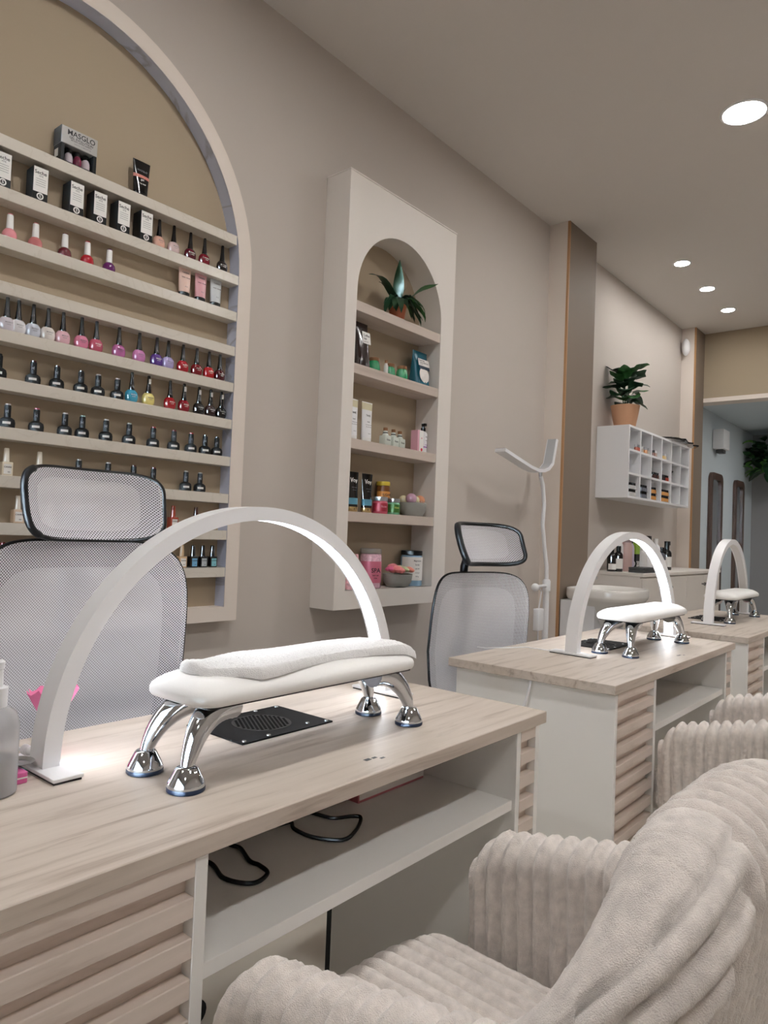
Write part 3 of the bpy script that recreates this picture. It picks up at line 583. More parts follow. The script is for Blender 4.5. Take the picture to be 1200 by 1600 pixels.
# bottom board : jars, bowl of soap flowers
t, b = pouch('petal_bag', 'clear bag of pink and red petals at the far left of the bottom board', 1.953, 0.075, OB, 0.072, 0.13, 0.05, mat('petals', (226, 176, 184), 0.3, var=0.5, vscale=70))
l = jar('spa_jar', 'large clear jar of pink spa salt with white lid and pink label', 0.062, 2.075, OB, 0.042, 0.152, mat('pink_salt', (224, 182, 198), 0.15, var=0.2, vscale=120, coat=0.5), 'clear_plastic', 0.02, (satin((206, 112, 136)), 0.14, 0.68), [('SPA', 0.024, 0.068, 'ink'), ('bath salt', 0.008, 0.050, 'ink'), ('rose', 0.008, 0.040, 'ink')])
jar('cream_jar', 'wide jar with black lid and white printed label behind the flower bowl', 0.052, 2.347, OB, 0.046, 0.145, gloss((140, 176, 204)), 'black_plastic', 0.018, ('paper', 0.16, 0.82), [('Magnesium', 0.008, 0.104, 'ink'), ('body', 0.010, 0.088, 'ink_grey'), ('sea salt', 0.007, 0.072, 'ink'), ('500 g', 0.007, 0.040, 'ink_grey'), ('scrub gel', 0.006, 0.055, 'ink_grey')])
bowl('soap_flower_bowl', 'grey stone bowl heaped with pastel soap flowers on the bottom board', 0.078, 2.225, OB, 0.066, 0.052)
def soap_flower(x, y, z, r, c, nm):
    t = thing('soap_flower', '%s soap flower in the lower grey bowl' % nm, 'soap flower', (x, y, z), group='soap flowers')
    for q in range(9):
        a = q*2*PI*0.382; rr = r*(0.35+0.65*q/9); 
        MB().ball((rr*0.6*math.cos(a), rr*0.6*math.sin(a), 0.004*(9-q)/9*r/0.016), r*0.5, 10, 6, sz=0.7).obj('petal', satin(c, 0.6), t, world=False)
for a_ in ((0.100, 2.192, 0.062, 0.026, (228, 134, 134), 'large coral'), (0.085, 2.170, 0.066, 0.018, (226, 110, 150), 'hot pink'), (0.095, 2.238, 0.064, 0.020, (196, 204, 160), 'pale green'), (0.095, 2.270, 0.062, 0.021, (232, 150, 136), 'salmon'), (0.068, 2.205, 0.076, 0.018, (232, 140, 150), 'rose pink'), (0.062, 2.255, 0.068, 0.018, (214, 214, 176), 'mint cream')):
    soap_flower(a_[0], a_[1], OB+a_[2]+0.004, a_[3]*1.25, *a_[4:])

# ================================================================= MANICURE DESKS
DT = 0.75; DB = 0.725; DX0 = 0.628; DD = 0.521; DL = 1.2
def make_desk(loc, label):
    """local frame: x 0 (wall side) .. DD (client side), y 0 .. DL, floor at z=0"""
    t = thing('manicure_desk', label, 'desk', loc, group='manicure desks')
    xf = DD-0.006; o = lambda mb, nm, m: mb.obj(nm, m, t, world=False)
    o(MB().box(0, 0, DB, DD, DL, DT, 0.0015), 'worktop', 'oak_top')
    B = MB().box
    for y0, y1, nm in ((0.018, 0.034, 'side_panel'), (0.309, 0.327, 'side_panel'), (1.085, 1.101, 'side_panel'), (1.164, 1.180, 'side_panel')):
        o(MB().box(0.02, y0, 0.0, xf, y1, DB, 0.0008), nm, 'desk_white')
    o(MB().box(0.12, 0.327, 0.566, xf-0.008, 1.085, 0.586, 0.0008), 'shelf', 'desk_white')
    o(MB().box(0.10, 0.327, 0.566, 0.12, 1.085, DB), 'shelf_back', 'dark_grey')
    o(MB().box(0.005, 1.085, 0, 0.02, 1.101, DB), 'edge_strip', 'black_plastic')
    slat_pts = lambda: [(0, 0), (0.0190, 0.0), (0.0198, 0.0008), (0.0198, 0.0232), (0.0185, 0.0245), (0.0, 0.0245)]
    for y0, y1 in ((0.034, 0.309), (1.101, 1.164)):
        o(MB().box(0.02, y0, 0.02, 0.035, y1, DB), 'cabinet_back', 'desk_white')
        o(MB().box(xf-0.034, y0, 0.03, xf-0.0195, y1, DB-0.001), 'slat_backing', 'oak_slat')
        me = None
        for i in range(15):
            z = DB-0.0245-0.0478*i
            if z < 0.03: break
            if me is None:
                mb = MB(); pr = [(xf-0.020+a, b) for a, b in slat_pts()]
                mb.prism(pr, y0+0.001, y1-0.001, 'y'); me = mb.mesh('slat', 20, smooth=False); me.materials.append(M['oak_slat'])
            s = bpy.data.objects.new('slat', me); COL.objects.link(s); s.parent = t; s.location = (0, 0, z)
            ms = None
    o(MB().box(0.486-0.02, 0.663, DT, 0.486-0.012, 0.676, DT+0.0003).box(0.468, 0.680, DT, 0.474, 0.69, DT+0.0003).box(0.478, 0.690, DT, 0.483, 0.70, DT+0.0003), 'worn_mark', 'dark_grey')
    return t
d1 = make_desk((DX0, 0.215, 0), 'pale oak and white manicure desk nearest the camera, with open shelf')
dup(d1, (DX0, 1.798, 0), 0, 'second oak and white manicure desk, in the middle of the row')
dup(d1, (DX0, 3.205, 0), 0, 'third and farthest oak-topped manicure desk at the right edge')

# --- arch lamps
def make_lamp(loc, rot, label, on=True):
    """local: arch in the plane x=0, spanning y -0.402..0.402, foot plane z=0"""
    t = thing('arch_desk_lamp', label, 'desk lamp', loc, rot, 'arched desk lamps')
    R, th, hw = 0.402, 0.026, 0.021; z0 = 0.008; n = 64
    def ring(rr, x): return [(x, -rr*math.cos(PI*i/n), z0+rr*math.sin(PI*i/n)) for i in range(n+1)]
    mb = MB(); L = [ring(R, -hw), ring(R, hw), ring(R-th, hw), ring(R-th, hw-0.005), ring(R-th+0.003, hw-0.005), ring(R-th+0.003, -hw+0.005), ring(R-th, -hw+0.005), ring(R-th, -hw)]
    k = n+1; V = [p for l in L for p in l]; F = []
    for a in range(8):
        b = (a+1) % 8
        for i in range(n): F.append((a*k+i, a*k+i+1, b*k+i+1, b*k+i))
    F.append(tuple(a*k for a in range(8))); F.append(tuple(a*k+n for a in range(8)))
    mb.add(V, F).obj('arch', 'lamp_white', t, world=False, angle=30)
    # led strip lying in the groove
    L = [ring(R-th+0.0028, hw-0.0055), ring(R-th+0.0028, -hw+0.0055), ring(R-th+0.0005, -hw+0.0055), ring(R-th+0.0005, hw-0.0055)]
    V = [p for l in L for p in l]; F = [(a*k+i, a*k+i+1, ((a+1) % 4)*k+i+1, ((a+1) % 4)*k+i) for a in range(4) for i in range(n)]
    MB().add(V, F).obj('led_strip', 'led' if on else 'led_off', t, world=False)
    for s in (-1, 1):
        y = s*(R-th/2)
        b = MB().box(-0.075, y-0.022, 0.003, 0.075, y+0.022, 0.0085, 0.0015, 2).obj('base_plate', 'lamp_white', t, world=False)
        MB().box(-0.073, y-0.020, 0.0, 0.073, y+0.020, 0.0032).obj('rubber_pad', 'rubber_black', b, world=False)
    return t
lamp1 = make_lamp((0.80, 0.888, DT), 0, 'glowing white arch lamp standing over the nearest desk')
b = MB().tube([(-0.024, -0.392, 0.022), (-0.036, -0.397, 0.021)], 0.0065, 10); 
for i in range(5): b.lathe([(0.0062, 0), (0.0078, 0.0008), (0.0078, 0.0018), (0.0062, 0.0025)], (-0.050+0.003*i, -0.397, 0.021), 12, axis='x')
b.obj('cable_grommet', 'lamp_white', lamp1, world=False)
MB().tube([(-0.046, -0.397, 0.021), (-0.065, -0.405, 0.020), (-0.095, -0.43, 0.017), (-0.13, -0.48, 0.008), (-0.155, -0.53, 0.004)], 0.0032, 8).obj('cable', 'lamp_white', lamp1, world=False)
lamp2 = make_lamp((0.887, 2.56, DT), -0.075, 'lit white arch lamp on the middle desk')
MB().tube([(-0.07, -0.40, 0.004), (-0.14, -0.44, 0.010), (-0.19, -0.50, 0.006), (-0.235, -0.545, 0.003), (-0.262, -0.55, 0.003)], 0.0018, 6).obj('cable', 'lamp_white', lamp2, world=False)
make_lamp((0.885, 3.955, DT), 0.03, 'unlit white arch lamp on the farthest desk', on=False)

# --- hand rests
def make_rest(loc, rot, label):
    """local: long axis y, foot plane z=0"""
    t = thing('hand_rest', label, 'hand rest', loc, rot, 'padded hand rests')
    hx, hy, z0, z1 = 0.078, 0.252, 0.112, 0.152
    def rrect(ins, z, n=12):
        r = max(0.034-ins*0.35, 0.006); ax, ay = hx-ins, hy-ins; L = []
        for qx, qy, a in ((1, 1, 0), (-1, 1, PI/2), (-1, -1, PI), (1, -1, 1.5*PI)):
            for i in range(n+1):
                b = a+PI/2*i/n; L.append((qx*(ax-r)+r*math.cos(b), qy*(ay-r)+r*math.sin(b), z0+z))
        return L
    mb = MB(); rings = [rrect(i, z) for i, z in ((0.006, 0.0), (0.002, 0.002), (0.0, 0.006), (0.0, 0.013), (0.002, 0.018), (0.007, 0.023), (0.016, 0.029), (0.027, 0.034), (0.042, 0.0375), (0.060, 0.039))]
    k = len(rings[0]); mb.add([p for r in rings for p in r], [(i*k+j, i*k+(j+1) % k, (i+1)*k+(j+1) % k, (i+1)*k+j) for i in range(len(rings)-1) for j in range(k)]+[tuple(range(k-1, -1, -1)), tuple((len(rings)-1)*k+j for j in range(k))])
    mb.obj('pad', 'white_leather', t, world=False, angle=60)
    MB().box(-hx+0.010, -hy+0.018, z0-0.004, hx-0.010, hy-0.018, z0+0.001, 0.002).obj('under_plate', 'black_plastic', t, world=False)
    for sx in (-1, 1):
        for sy in (-1, 1):
            p0 = Vector((sx*0.030, sy*0.165, z0-0.006)); p3 = Vector((sx*0.052, sy*0.254, 0.030))
            p1 = Vector((sx*0.034, sy*0.215, z0-0.008)); p2 = Vector((sx*0.048, sy*0.242, 0.075))
            pts = [p0*(1-s)**3+p1*3*s*(1-s)**2+p2*3*s*s*(1-s)+p3*s**3 for s in [i/14 for i in range(15)]]
            rad = [0.0175*(1-i/14)**0.9+0.0092 for i in range(15)]
            leg = MB().tube(pts, rad, 14).obj('leg', 'chrome', t, world=False, angle=60)
            MB().lathe([(0.026, 0.006), (0.0265, 0.009), (0.0255, 0.012), (0.0155, 0.031), (0.013, 0.033), (0.008, 0.034)], (p3.x, p3.y, 0), 28).obj('foot', 'chrome', leg, world=False)
            MB().lathe([(0.0255, 0.0), (0.0268, 0.001), (0.0268, 0.005), (0.026, 0.0065)], (p3.x, p3.y, 0), 28).obj('rubber_ring', 'rubber_blue', leg, world=False)
    return t
make_rest((0.958, 0.853, DT), 0, 'white padded hand rest on chrome legs with a folded towel, nearest desk')
make_rest((0.955, 2.541, DT), -0.01, 'white padded hand rest on chrome legs on the middle desk')
make_rest((0.90, 3.975, DT), 0.0, 'white padded hand rest on chrome legs on the farthest desk')

# towel on the first rest
def towel_fn(u, v):
    y = 0.645+0.455*v; x = 0.893+0.125*u
    xn = (x-0.958)/0.078
    top = DT+0.151-0.014*max(0, abs(xn)-0.3)**2*2-0.012*max(0, (abs(y-0.853)-0.20)/0.05)**2
    edge = min(u, 1-u, v*3.4, (1-v)*3.4)
    fold = 0.011*min(1, edge/0.045)**0.5
    x += 0.010*math.sin(v*7+0.6)*(1 if u > 0.5 else 0.7)*abs(u-0.5)*2 - (0.035*max(0, 0.16-v)/0.16 if u > 0.5 else -0.02*max(0, 0.2-v)/0.2)
    y += 0.012*math.sin(u*5+1)*(1-v)
    z = top+0.0015+fold+0.0025*math.sin(u*6+v*3)*math.sin(v*9)*min(1, edge*6)+0.004*math.exp(-((u-0.72+0.5*(v-0.08))/0.08)**2)*max(0, 1-v*3)
    return (x+random.uniform(-0.0006, 0.0006), y+random.uniform(-0.0006, 0.0006), z+random.uniform(-0.0008, 0.0008))
def towel_low(u, v):
    p = towel_fn(u, v); xn = (p[0]-0.958)/0.078
    return (p[0], p[1], DT+0.1505-0.014*max(0, abs(xn)-0.3)**2*2-0.012*max(0, (abs(p[1]-0.853)-0.20)/0.05)**2)
mb = MB(); nu, nv = 70, 180
mb.grid(towel_fn, nu, nv)
b0 = len(mb.v); mb.grid(lambda u, v: towel_low(u, v), nu, nv)
rim = [j*nu for j in range(nv)]+[(nv-1)*nu+i for i in range(1, nu)]+[j*nu+nu-1 for j in range(nv-2, -1, -1)]+[i for i in range(nu-2, 0, -1)]
for i in range(len(rim)):
    j = (i+1) % len(rim); mb.f.append((rim[i], rim[j], b0+rim[j], b0+rim[i]))
o = mb.obj('towel', 'towel', None, (0.958, 0.87, DT+0.155), angle=60); tag(o, 'folded white terry towel lying on the nearest hand rest', 'towel')

# --- dust collector plates set in the worktops
def make_plate(loc, label):
    t = thing('dust_collector', label, 'dust collector', loc, group='dust collector plates')
    MB().box(-0.0805, -0.1105, 0, 0.0805, 0.1105, 0.003, 0.0008).obj('plate', 'black_matte', t, world=False)
    MB().lathe([(0.056, 0.003), (0.056, 0.0034), (0.001, 0.0036)], seg=40).obj('grille', mat('grille_black', (34, 34, 35), 0.5), t, world=False)
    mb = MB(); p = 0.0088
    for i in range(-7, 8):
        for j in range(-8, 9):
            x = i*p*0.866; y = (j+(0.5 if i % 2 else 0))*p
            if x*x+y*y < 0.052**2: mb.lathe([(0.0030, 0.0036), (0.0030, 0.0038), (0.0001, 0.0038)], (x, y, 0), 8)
    o = mb.obj('grille_hole_discs', mat('hole_shade_black', (3, 3, 3), 0.9, spec=0), t, world=False)  # flat black discs on the grille, painting the shade inside its holes
    for x, y in ((-0.072, -0.10), (-0.072, 0.10), (0.072, -0.10), (0.072, 0.10), (-0.072, 0.045), (0.072, -0.045), (0.060, 0.062), (-0.060, -0.062)):
        MB().lathe([(0.0042, 0.003), (0.0038, 0.0046), (0.002, 0.0044)], (x, y, 0), 12).obj('screw', 'steel', t, world=False)
make_plate((0.8225, 0.8955, DT), 'black perforated dust collector plate with screws in the nearest desk')
make_plate((0.822, 2.479, DT), 'black perforated dust collector plate in the middle desk')
make_plate((0.822, 3.886, DT), 'black perforated dust collector plate in the farthest desk')

# ================================================================= DESK SMALLS
t = thing('dusting_brush', 'pink dusting brush standing behind the foot of the nearest lamp', 'brush', (0.718, 0.545, DT))
MB().lathe([(0.011, 0), (0.0135, 0.003), (0.013, 0.02), (0.0095, 0.042), (0.0085, 0.048)], seg=20).obj('handle', gloss((236, 60, 140)), t, world=False)
MB().grid(lambda u, v: ((0.008+0.022*v)*math.cos(2*PI*u)*0.75, (0.008+0.022*v+0.003*math.sin(u*43))*math.sin(2*PI*u)*1.3, 0.048+(0.05+0.004*math.sin(u*61))*v), 40, 6, cu=True).obj('bristles', 'pink_bristle', t, world=False)
t = thing('pump_bottle', 'clear plastic dispenser bottle with white cap at the left frame edge', 'bottle', (0.845, 0.405, DT))
MB().lathe([(0.030, 0), (0.033, 0.003), (0.033, 0.092), (0.028, 0.108), (0.015, 0.117), (0.013, 0.120)], seg=28).obj('bottle', mat('frosted', (240, 240, 243), 0.25, trans=0.6, ior=1.12), t, world=False)
MB().lathe([(0.029, 0.004), (0.029, 0.048), (0.001, 0.048)], seg=24).obj('liquid', mat('liquid_grey', (170, 170, 172), 0.1, trans=0.6), t, world=False)
MB().lathe([(0.016, 0.116), (0.0165, 0.142), (0.010, 0.143), (0.0095, 0.166), (0.011, 0.167), (0.0112, 0.176), (0.009, 0.178)], seg=22).obj('cap', 'white_satin', t, world=False)
t = thing('nail_buffer', 'small pink buffer block beside the lamp foot', 'buffer', (0.822, 0.447, DT))
b = MB().box(-0.014, -0.012, 0, 0.014, 0.012, 0.016, 0.001).obj('block', satin((226, 110, 170)), t, world=False); MB().box(-0.0143, -0.0123, 0.007, 0.0143, 0.0123, 0.009).obj('stripe', 'paper', b, world=False)
t = thing('metal_dish', 'shallow steel spoon-shaped dish leaning near the pink buffer', 'dish', (0.80, 0.462, DT+0.017))
MB().lathe([(0.001, 0.003), (0.012, 0.001), (0.019, 0.004), (0.020, 0.0045), (0.012, 0.0018)], seg=20, sx=1.2, cap=False).obj('dish', 'steel', t, world=False); 
# things on the shelf of the nearest desk
SZ = 0.586
o = MB().box(0.79, 1.06, SZ, 0.93, 1.275, SZ+0.026, 0.002).obj('covers', satin((196, 120, 130)), t0 := thing('notebook', 'pink covered notebook lying on the open shelf of the nearest desk', 'notebook', (0.835, 1.165, SZ)))
MB().box(0.793, 1.062, SZ+0.006, 0.9305, 1.273, SZ+0.020).obj('pages', 'paper', t0)
def cable(name, label, pts, r, m, n=10):
    P = [Vector(p) for p in pts]; Q = []
    for i in range(len(P)-1):
        a, b, c, d = P[max(i-1, 0)], P[i], P[i+1], P[min(i+2, len(P)-1)]
        for k in range(n):
            s = k/n; Q.append(0.5*((2*b)+(c-a)*s+(2*a-5*b+4*c-d)*s*s+(3*b-a-3*c+d)*s**3))
    Q.append(P[-1]); o = MB().tube(Q, r, 8).obj(name, m, None, tuple(P[0])); tag(o, label, 'cable'); return o
zc = SZ+0.0035
cable('black_cable', 'black power cable looping over the open shelf of the nearest desk', [(0.86, 0.62, zc), (0.92, 0.703, zc), (0.988, 0.691, zc), (1.03, 0.711, zc), (1.023, 0.746, zc), (0.994, 0.755, zc), (0.971, 0.754, zc), (0.925, 0.772, zc), (0.899, 0.77, zc), (0.893, 0.811, zc), (0.902, 0.884, zc), (0.908, 0.902, zc), (0.932, 0.887, zc), (0.98, 0.887, zc), (1.023, 0.915, zc), (1.014, 0.958, zc), (0.983, 1.007, zc), (0.966, 1.002, zc), (0.947, 0.97, zc), (0.901, 0.957, zc), (0.895, 0.93, zc), (0.893, 0.90, zc+0.007), (0.875, 0.86, zc+0.004), (0.856, 0.80, zc)], 0.0034, 'black_plastic')
t = thing('power_adapter', 'black power adapter box at the back of the nearest desk shelf', 'adapter', (0.82, 0.70, SZ))
MB().box(0.775, 0.64, SZ, 0.845, 0.83, SZ+0.035, 0.004, 2).obj('case', 'black_plastic', t); MB().box(0.845, 0.68, SZ+0.010, 0.8455, 0.76, SZ+0.028).obj('label', 'dark_grey', t)
t = thing('white_plug', 'small white plug box on the nearest desk shelf behind the cable', 'plug', (0.82, 0.91, SZ)); MB().box(0.80, 0.87, SZ, 0.845, 0.95, SZ+0.04, 0.003, 2).obj('case', 'white_satin', t); MB().cyl((0.845, 0.91, SZ+0.02), 0.008, 0.003, 12, axis='x').obj('button', 'dark_grey', t)
cable('white_cable', 'white lamp cable hanging down the side of the middle desk', [(0.905, 1.806, 0.735), (0.90, 1.803, 0.70), (0.885, 1.80, 0.64), (0.875, 1.795, 0.60), (0.87, 1.79, 0.45), (0.86, 1.78, 0.30)], 0.004, 'white_satin')

# ================================================================= OFFICE CHAIRS
def superdisc(fn, rho0, rho1, nr, nt, e=0.36):
    mb = MB()
    def g(u, v):
        a = 2*PI*u; r = rho0+(rho1-rho0)*v
        return fn(r*math.copysign(abs(math.cos(a))**e, math.cos(a)), r*math.copysign(abs(math.sin(a))**e, math.sin(a)))
    mb.grid(g, nt, nr, cu=True)
    return mb
def make_office_chair(loc, rot, label, top=1.077, head=1.155, wing=0.072, lean=0.016, rimr=0.0052):
    """local: faces +x, origin on the floor below the back's middle"""
    t = thing('office_chair', label, 'office chair', loc, rot, 'grey mesh office chairs')
    bot = top-0.55; zc_ = (top+bot)/2; hz = (top-bot)/2
    def back(s, q, dx=0.0):
        w = 0.236-0.012*max(0, q)**2-0.055*max(0, -q)**1.6
        x = 0.048*abs(s)**2.2-0.035*math.cos((q+0.25)*1.6)*1.0-0.03*max(0, q)**2+0.012
        return (x+dx, s*w, zc_+q*hz)
    O = lambda mb, nm, m, par=t, a=60: mb.obj(nm, m, par, world=False, angle=a)
    O(superdisc(back, 0.0, 1.0, 22, 96), 'backrest_mesh', 'chair_mesh')
    O(superdisc(lambda s, q: back(s, q, -0.007), 0.0, 0.80, 14, 72), 'backrest_lining', 'chair_inner')
    O(superdisc(lambda s, q: back(s, q, -0.011), 0.79, 0.985, 4, 96), 'backrest_frame', 'frame_band')
    rim = [back(math.copysign(abs(math.cos(a))**0.36, math.cos(a)), math.copysign(abs(math.sin(a))**0.36, math.sin(a)), -0.006) for a in [2*PI*i/96 for i in range(96)]]
    O(MB().tube(rim, 0.0055, 8, closed=True), 'backrest_rim', 'black_plastic')
    O(MB().grid(lambda u, v: back((u-0.5)*1.75, -0.42+0.17*v+0.05*(2*u-1)**2, -0.014), 24, 4), 'lumbar_bar', 'frame_band')
    # tongue of the headrest post and spine
    O(MB().grid(lambda u, v: back((u-0.5)*0.17*(1+0.5*v), 0.55+0.45*v, -0.016), 6, 8), 'post_sleeve', 'frame_band')
    O(MB().tube([(-0.075, 0, top-0.20), (-0.085, 0, top-0.04), (-0.080, 0, top+0.02), (-0.055, 0, head-0.03)], 0.016, 10), 'headrest_post', 'black_plastic')
    O(MB().box(-0.060, -0.035, head-0.055, -0.024, 0.035, head-0.012, 0.008, 2), 'headrest_bracket', 'black_plastic')
    def hd(s, q, dx=0.0):
        w = 0.152+0.004*q; x = wing*abs(s)**2.0+0.014*q*q-lean*q-0.016
        return (x+dx, s*w, head+q*0.074-0.010*s*s*0)
    O(superdisc(hd, 0.0, 0.99, 14, 80, 0.45), 'headrest_mesh', 'chair_mesh')
    O(superdisc(lambda s, q: hd(s, q, -0.006), 0.0, 0.74, 8, 60, 0.45), 'headrest_lining', 'chair_inner')
    O(superdisc(lambda s, q: hd(s, q, -0.010), 0.73, 0.97, 4, 80, 0.45), 'headrest_band', 'frame_band')
    rim = [hd(math.copysign(abs(math.cos(a))**0.45, math.cos(a)), math.copysign(abs(math.sin(a))**0.45, math.sin(a)), -0.006) for a in [2*PI*i/80 for i in range(80)]]
    O(MB().tube(rim, [rimr if math.cos(2*PI*i/80) > -0.6 else rimr*1.45 for i in range(80)], 8, closed=True), 'headrest_frame', 'black_plastic')
    sz = bot-0.06
    O(MB().tube([(-0.09, 0, top-0.25), (-0.10, 0, bot+0.1), (-0.06, 0, sz-0.01), (0.08, 0, sz-0.05)], 0.022, 10), 'spine', 'black_plastic')
    O(MB().box(-0.12, -0.205, sz-0.03, 0.27, 0.205, sz+0.04, 0.03, 4), 'seat', 'dark_grey')
    O(MB().cyl((0.08, 0, 0.12), 0.028, sz-0.15, 16), 'gas_column', 'black_plastic')
    for k in range(5):
        a = 2*PI*k/5-0.12+0.297; c, s = math.cos(a), math.sin(a)
        lg = O(MB().tube([(0.08, 0, 0.13), (0.08+0.15*c, 0.15*s, 0.11), (0.08+0.25*c, 0.25*s, 0.085)], [0.026, 0.020, 0.015], 8), 'base_arm', 'black_plastic')
        O(MB().cyl((0.08+0.25*c-0.012, 0.25*s, 0.028), 0.028, 0.024, 16, axis='x'), 'caster', 'rubber_black', lg)
        O(MB().cyl((0.08+0.25*c, 0.25*s, 0.05), 0.007, 0.035, 8), 'caster_stem', 'black_plastic', lg)
    return t
make_office_chair((0.40, 0.752, 0), 0.0, 'grey mesh office chair with headrest behind the nearest desk')
make_office_chair((0.425, 2.272, 0), -0.297, 'grey mesh office chair turned towards the camera behind the middle desk', top=0.985, head=1.094, wing=0.10, lean=0.032, rimr=0.0085)

# ================================================================= CORDUROY TUB ARMCHAIRS
def make_armchair(loc, label):
    """local: faces -x, origin on the floor at the seat centre"""
    t = thing('tub_armchair', label, 'armchair', loc, 0, 'cream corduroy tub armchairs')
    HW, XB, XF, RC = 0.256, 0.284, -0.20, 0.101
    La = XB-RC-XF; Lc = RC*PI/2; Lb = 2*(HW-RC); Lt = 2*La+2*Lc+Lb
    def plan(u):
        if u < La: return (XF+u, -HW), (0.0, -1.0)
        if u < La+Lc: a = (u-La)/RC; return (XB-RC+RC*math.sin(a), -HW+RC-RC*math.cos(a)), (math.sin(a), -math.cos(a))
        if u < La+Lc+Lb: return (XB, -HW+RC+(u-La-Lc)), (1.0, 0.0)
        if u < La+2*Lc+Lb: a = (u-La-Lc-Lb)/RC; return (XB-RC+RC*math.cos(a), HW-RC+RC*math.sin(a)), (math.cos(a), math.sin(a))
        return (XB-RC-(u-La-2*Lc-Lb), HW), (0.0, 1.0)
    def ss(a, b, x): k = min(1, max(0, (x-a)/(b-a))); return k*k*(3-2*k)
    def rim(u):
        m = min(u, Lt-u)
        K = ((0, 0.606), (La*0.5, 0.649), (La, 0.693), (La+Lc*0.5, 0.805), (La+Lc, 0.868), (La+Lc+Lb*0.25, 0.875), (Lt/2, 0.877))
        for (a0, b0), (a1, b1) in zip(K, K[1:]):
            if m <= a1: k = (m-a0)/(a1-a0); return b0+(b1-b0)*k
        return K[-1][1]
    def rim_s(u): return sum(rim(min(max(u+d, 0), Lt)) for d in (-0.03, -0.015, 0, 0.015, 0.03))/5
    RIB = 0.0285; nrib = 2*round(Lt/RIB/2); RIB = Lt/nrib
    FR = (0.0, 0.035, 0.075, 0.13, 0.22, 0.34, 0.5, 0.66, 0.78, 0.87, 0.925, 0.965)
    US = [(k+f)*RIB for k in range(nrib) for f in FR]+[Lt]; NU = len(US)
    ZB = 0.345
    # v samples: outer wall (fine), over the roll, inner wall
    NO, NT_, NI = 130, 26, 44; dk = 0.05
    uc = Lt/2-0.10; ua = La*0.98
    V = np.zeros((NO+NT_+NI, NU, 3)); rng = np.random.default_rng(3)
    for i, u in enumerate(US):
        (px, py), (nx, ny) = plan(u); m = min(u, Lt-u)
        tb = ss(La, La+Lc, m); th = 0.082+0.024*tb; zr = rim_s(u)
        e = 1.0
        if m < 0.042: e = math.sqrt(max(0.0, 1-((0.042-m)/0.042)**2))*0.97+0.03
        zr -= 0.05*(1-ss(0, 0.075, m))**2
        th *= e
        lean = 0.022+0.105*tb
        for j in range(NO+NT_+NI):
            if j < NO:
                k = j/(NO-1); z = ZB+(zr-th/2-ZB)*k; o = th/2-lean*(1-k)**1.25-0.02*(1-k)**12; nz, no = 0.0, 1.0
                d = th/2*PI*0.62+(zr-th/2-z)
            elif j < NO+NT_:
                a = PI*(j-NO+1)/(NT_+1); z = zr-th/2+th/2*math.sin(a); o = th/2*math.cos(a); nz, no = math.sin(a), math.cos(a)
                d = th/2*max(0.0, PI*0.62-a)
            else:
                k = (j-NO-NT_)/(NI-1); z = zr-th/2-(zr-th/2-0.385)*k; o = -th/2+0.015*k; nz, no = 0.0, -1.0; d = 0.0
            q = (m-uc)/RIB
            if ua < m < uc:
                if d > dk: q = -min((d-dk)/0.033, (uc-m)/RIB)
            fr = q % 1.0
            amp = 0.018*(1-abs(2*fr-1)**2.3)-0.012
            if ua < m < uc and d <= dk and j < NO+NT_: amp = 0.003
            amp *= min(1.0, e*1.2)
            P_ = Vector((px+nx*o, py+ny*o, z)); amp += 0.0016*NOISE(P_*170)+0.0014*NOISE(P_*390)
            V[j, i] = (px+nx*(o+no*amp), py+ny*(o+no*amp), z+nz*amp)
    nv = V.shape[0]; idx = np.arange(nv*NU).reshape(nv, NU)
    faces = np.stack([idx[:-1, :-1], idx[:-1, 1:], idx[1:, 1:], idx[1:, :-1]], -1).reshape(-1, 4)
    mb = MB(); mb.v = [tuple(p) for p in V.reshape(-1, 3)]; mb.f = [tuple(int(q) for q in f) for f in faces]
    mb.f += [tuple(int(q) for q in (idx[0, i], idx[-1, i], idx[-1, i+1], idx[0, i+1])) for i in range(NU-1)]
    mb.f.append(tuple(int(q) for q in idx[:, 0])); mb.f.append(tuple(int(q) for q in idx[::-1, -1]))
    mb.obj('tub_shell', 'plush', t, world=False, angle=180)
    # seat cushion with ribs running front to back
    def seat(u, v):
        y = -0.2+0.4*u; x = -0.272+0.495*v
        ed = min(u, 1-u)*0.412; ef = v*0.495
        z = 0.452+0.012*math.sin(PI*u)*math.sin(PI*min(1, v+0.15))
        if ef < 0.045: z -= 0.045*(1-math.sqrt(max(0, 1-((0.045-ef)/0.045)**2)))
        if ed < 0.03: z -= 0.02*(1-math.sqrt(max(0, 1-((0.03-ed)/0.03)**2)))
        fr = (y/0.0286) % 1.0
        xr = -0.03*(abs(y)/0.206)**3
        return (x-xr*(1-v), y, z+0.013*(1-abs(2*fr-1)**3)-0.010+0.0016*NOISE(Vector((x, y, z))*170)+0.0012*NOISE(Vector((x, y, z))*390))
    mb = MB().grid(seat, 211, 60); n0 = len(mb.v)
    lo = [(-0.305, -0.206), (-0.305, 0.206), (0.185, 0.206), (0.185, -0.206)]
    mb.obj('seat_cushion', 'plush', t, world=False, angle=180)
    MB().box(-0.268, -0.197, 0.34, 0.19, 0.197, 0.425, 0.02, 3).obj('seat_base', 'plush', t, world=False)
    for sx, sy in ((-1, -1), (-1, 1), (1, -1), (1, 1)):
        a = Vector((0.01+sx*0.16, sy*0.18, 0.345)); b = Vector((0.01+sx*0.205, sy*0.225, 0.0))
        MB().tube([a, (a+b)/2, b], [0.019, 0.016, 0.011], 12).obj('leg', 'black_plastic', t, world=False)
    return t
ac = make_armchair((1.38, 0.81, 0), 'cream corduroy tub armchair in the foreground at the nearest desk')
ac.rotation_euler = (0, 0, -0.039)
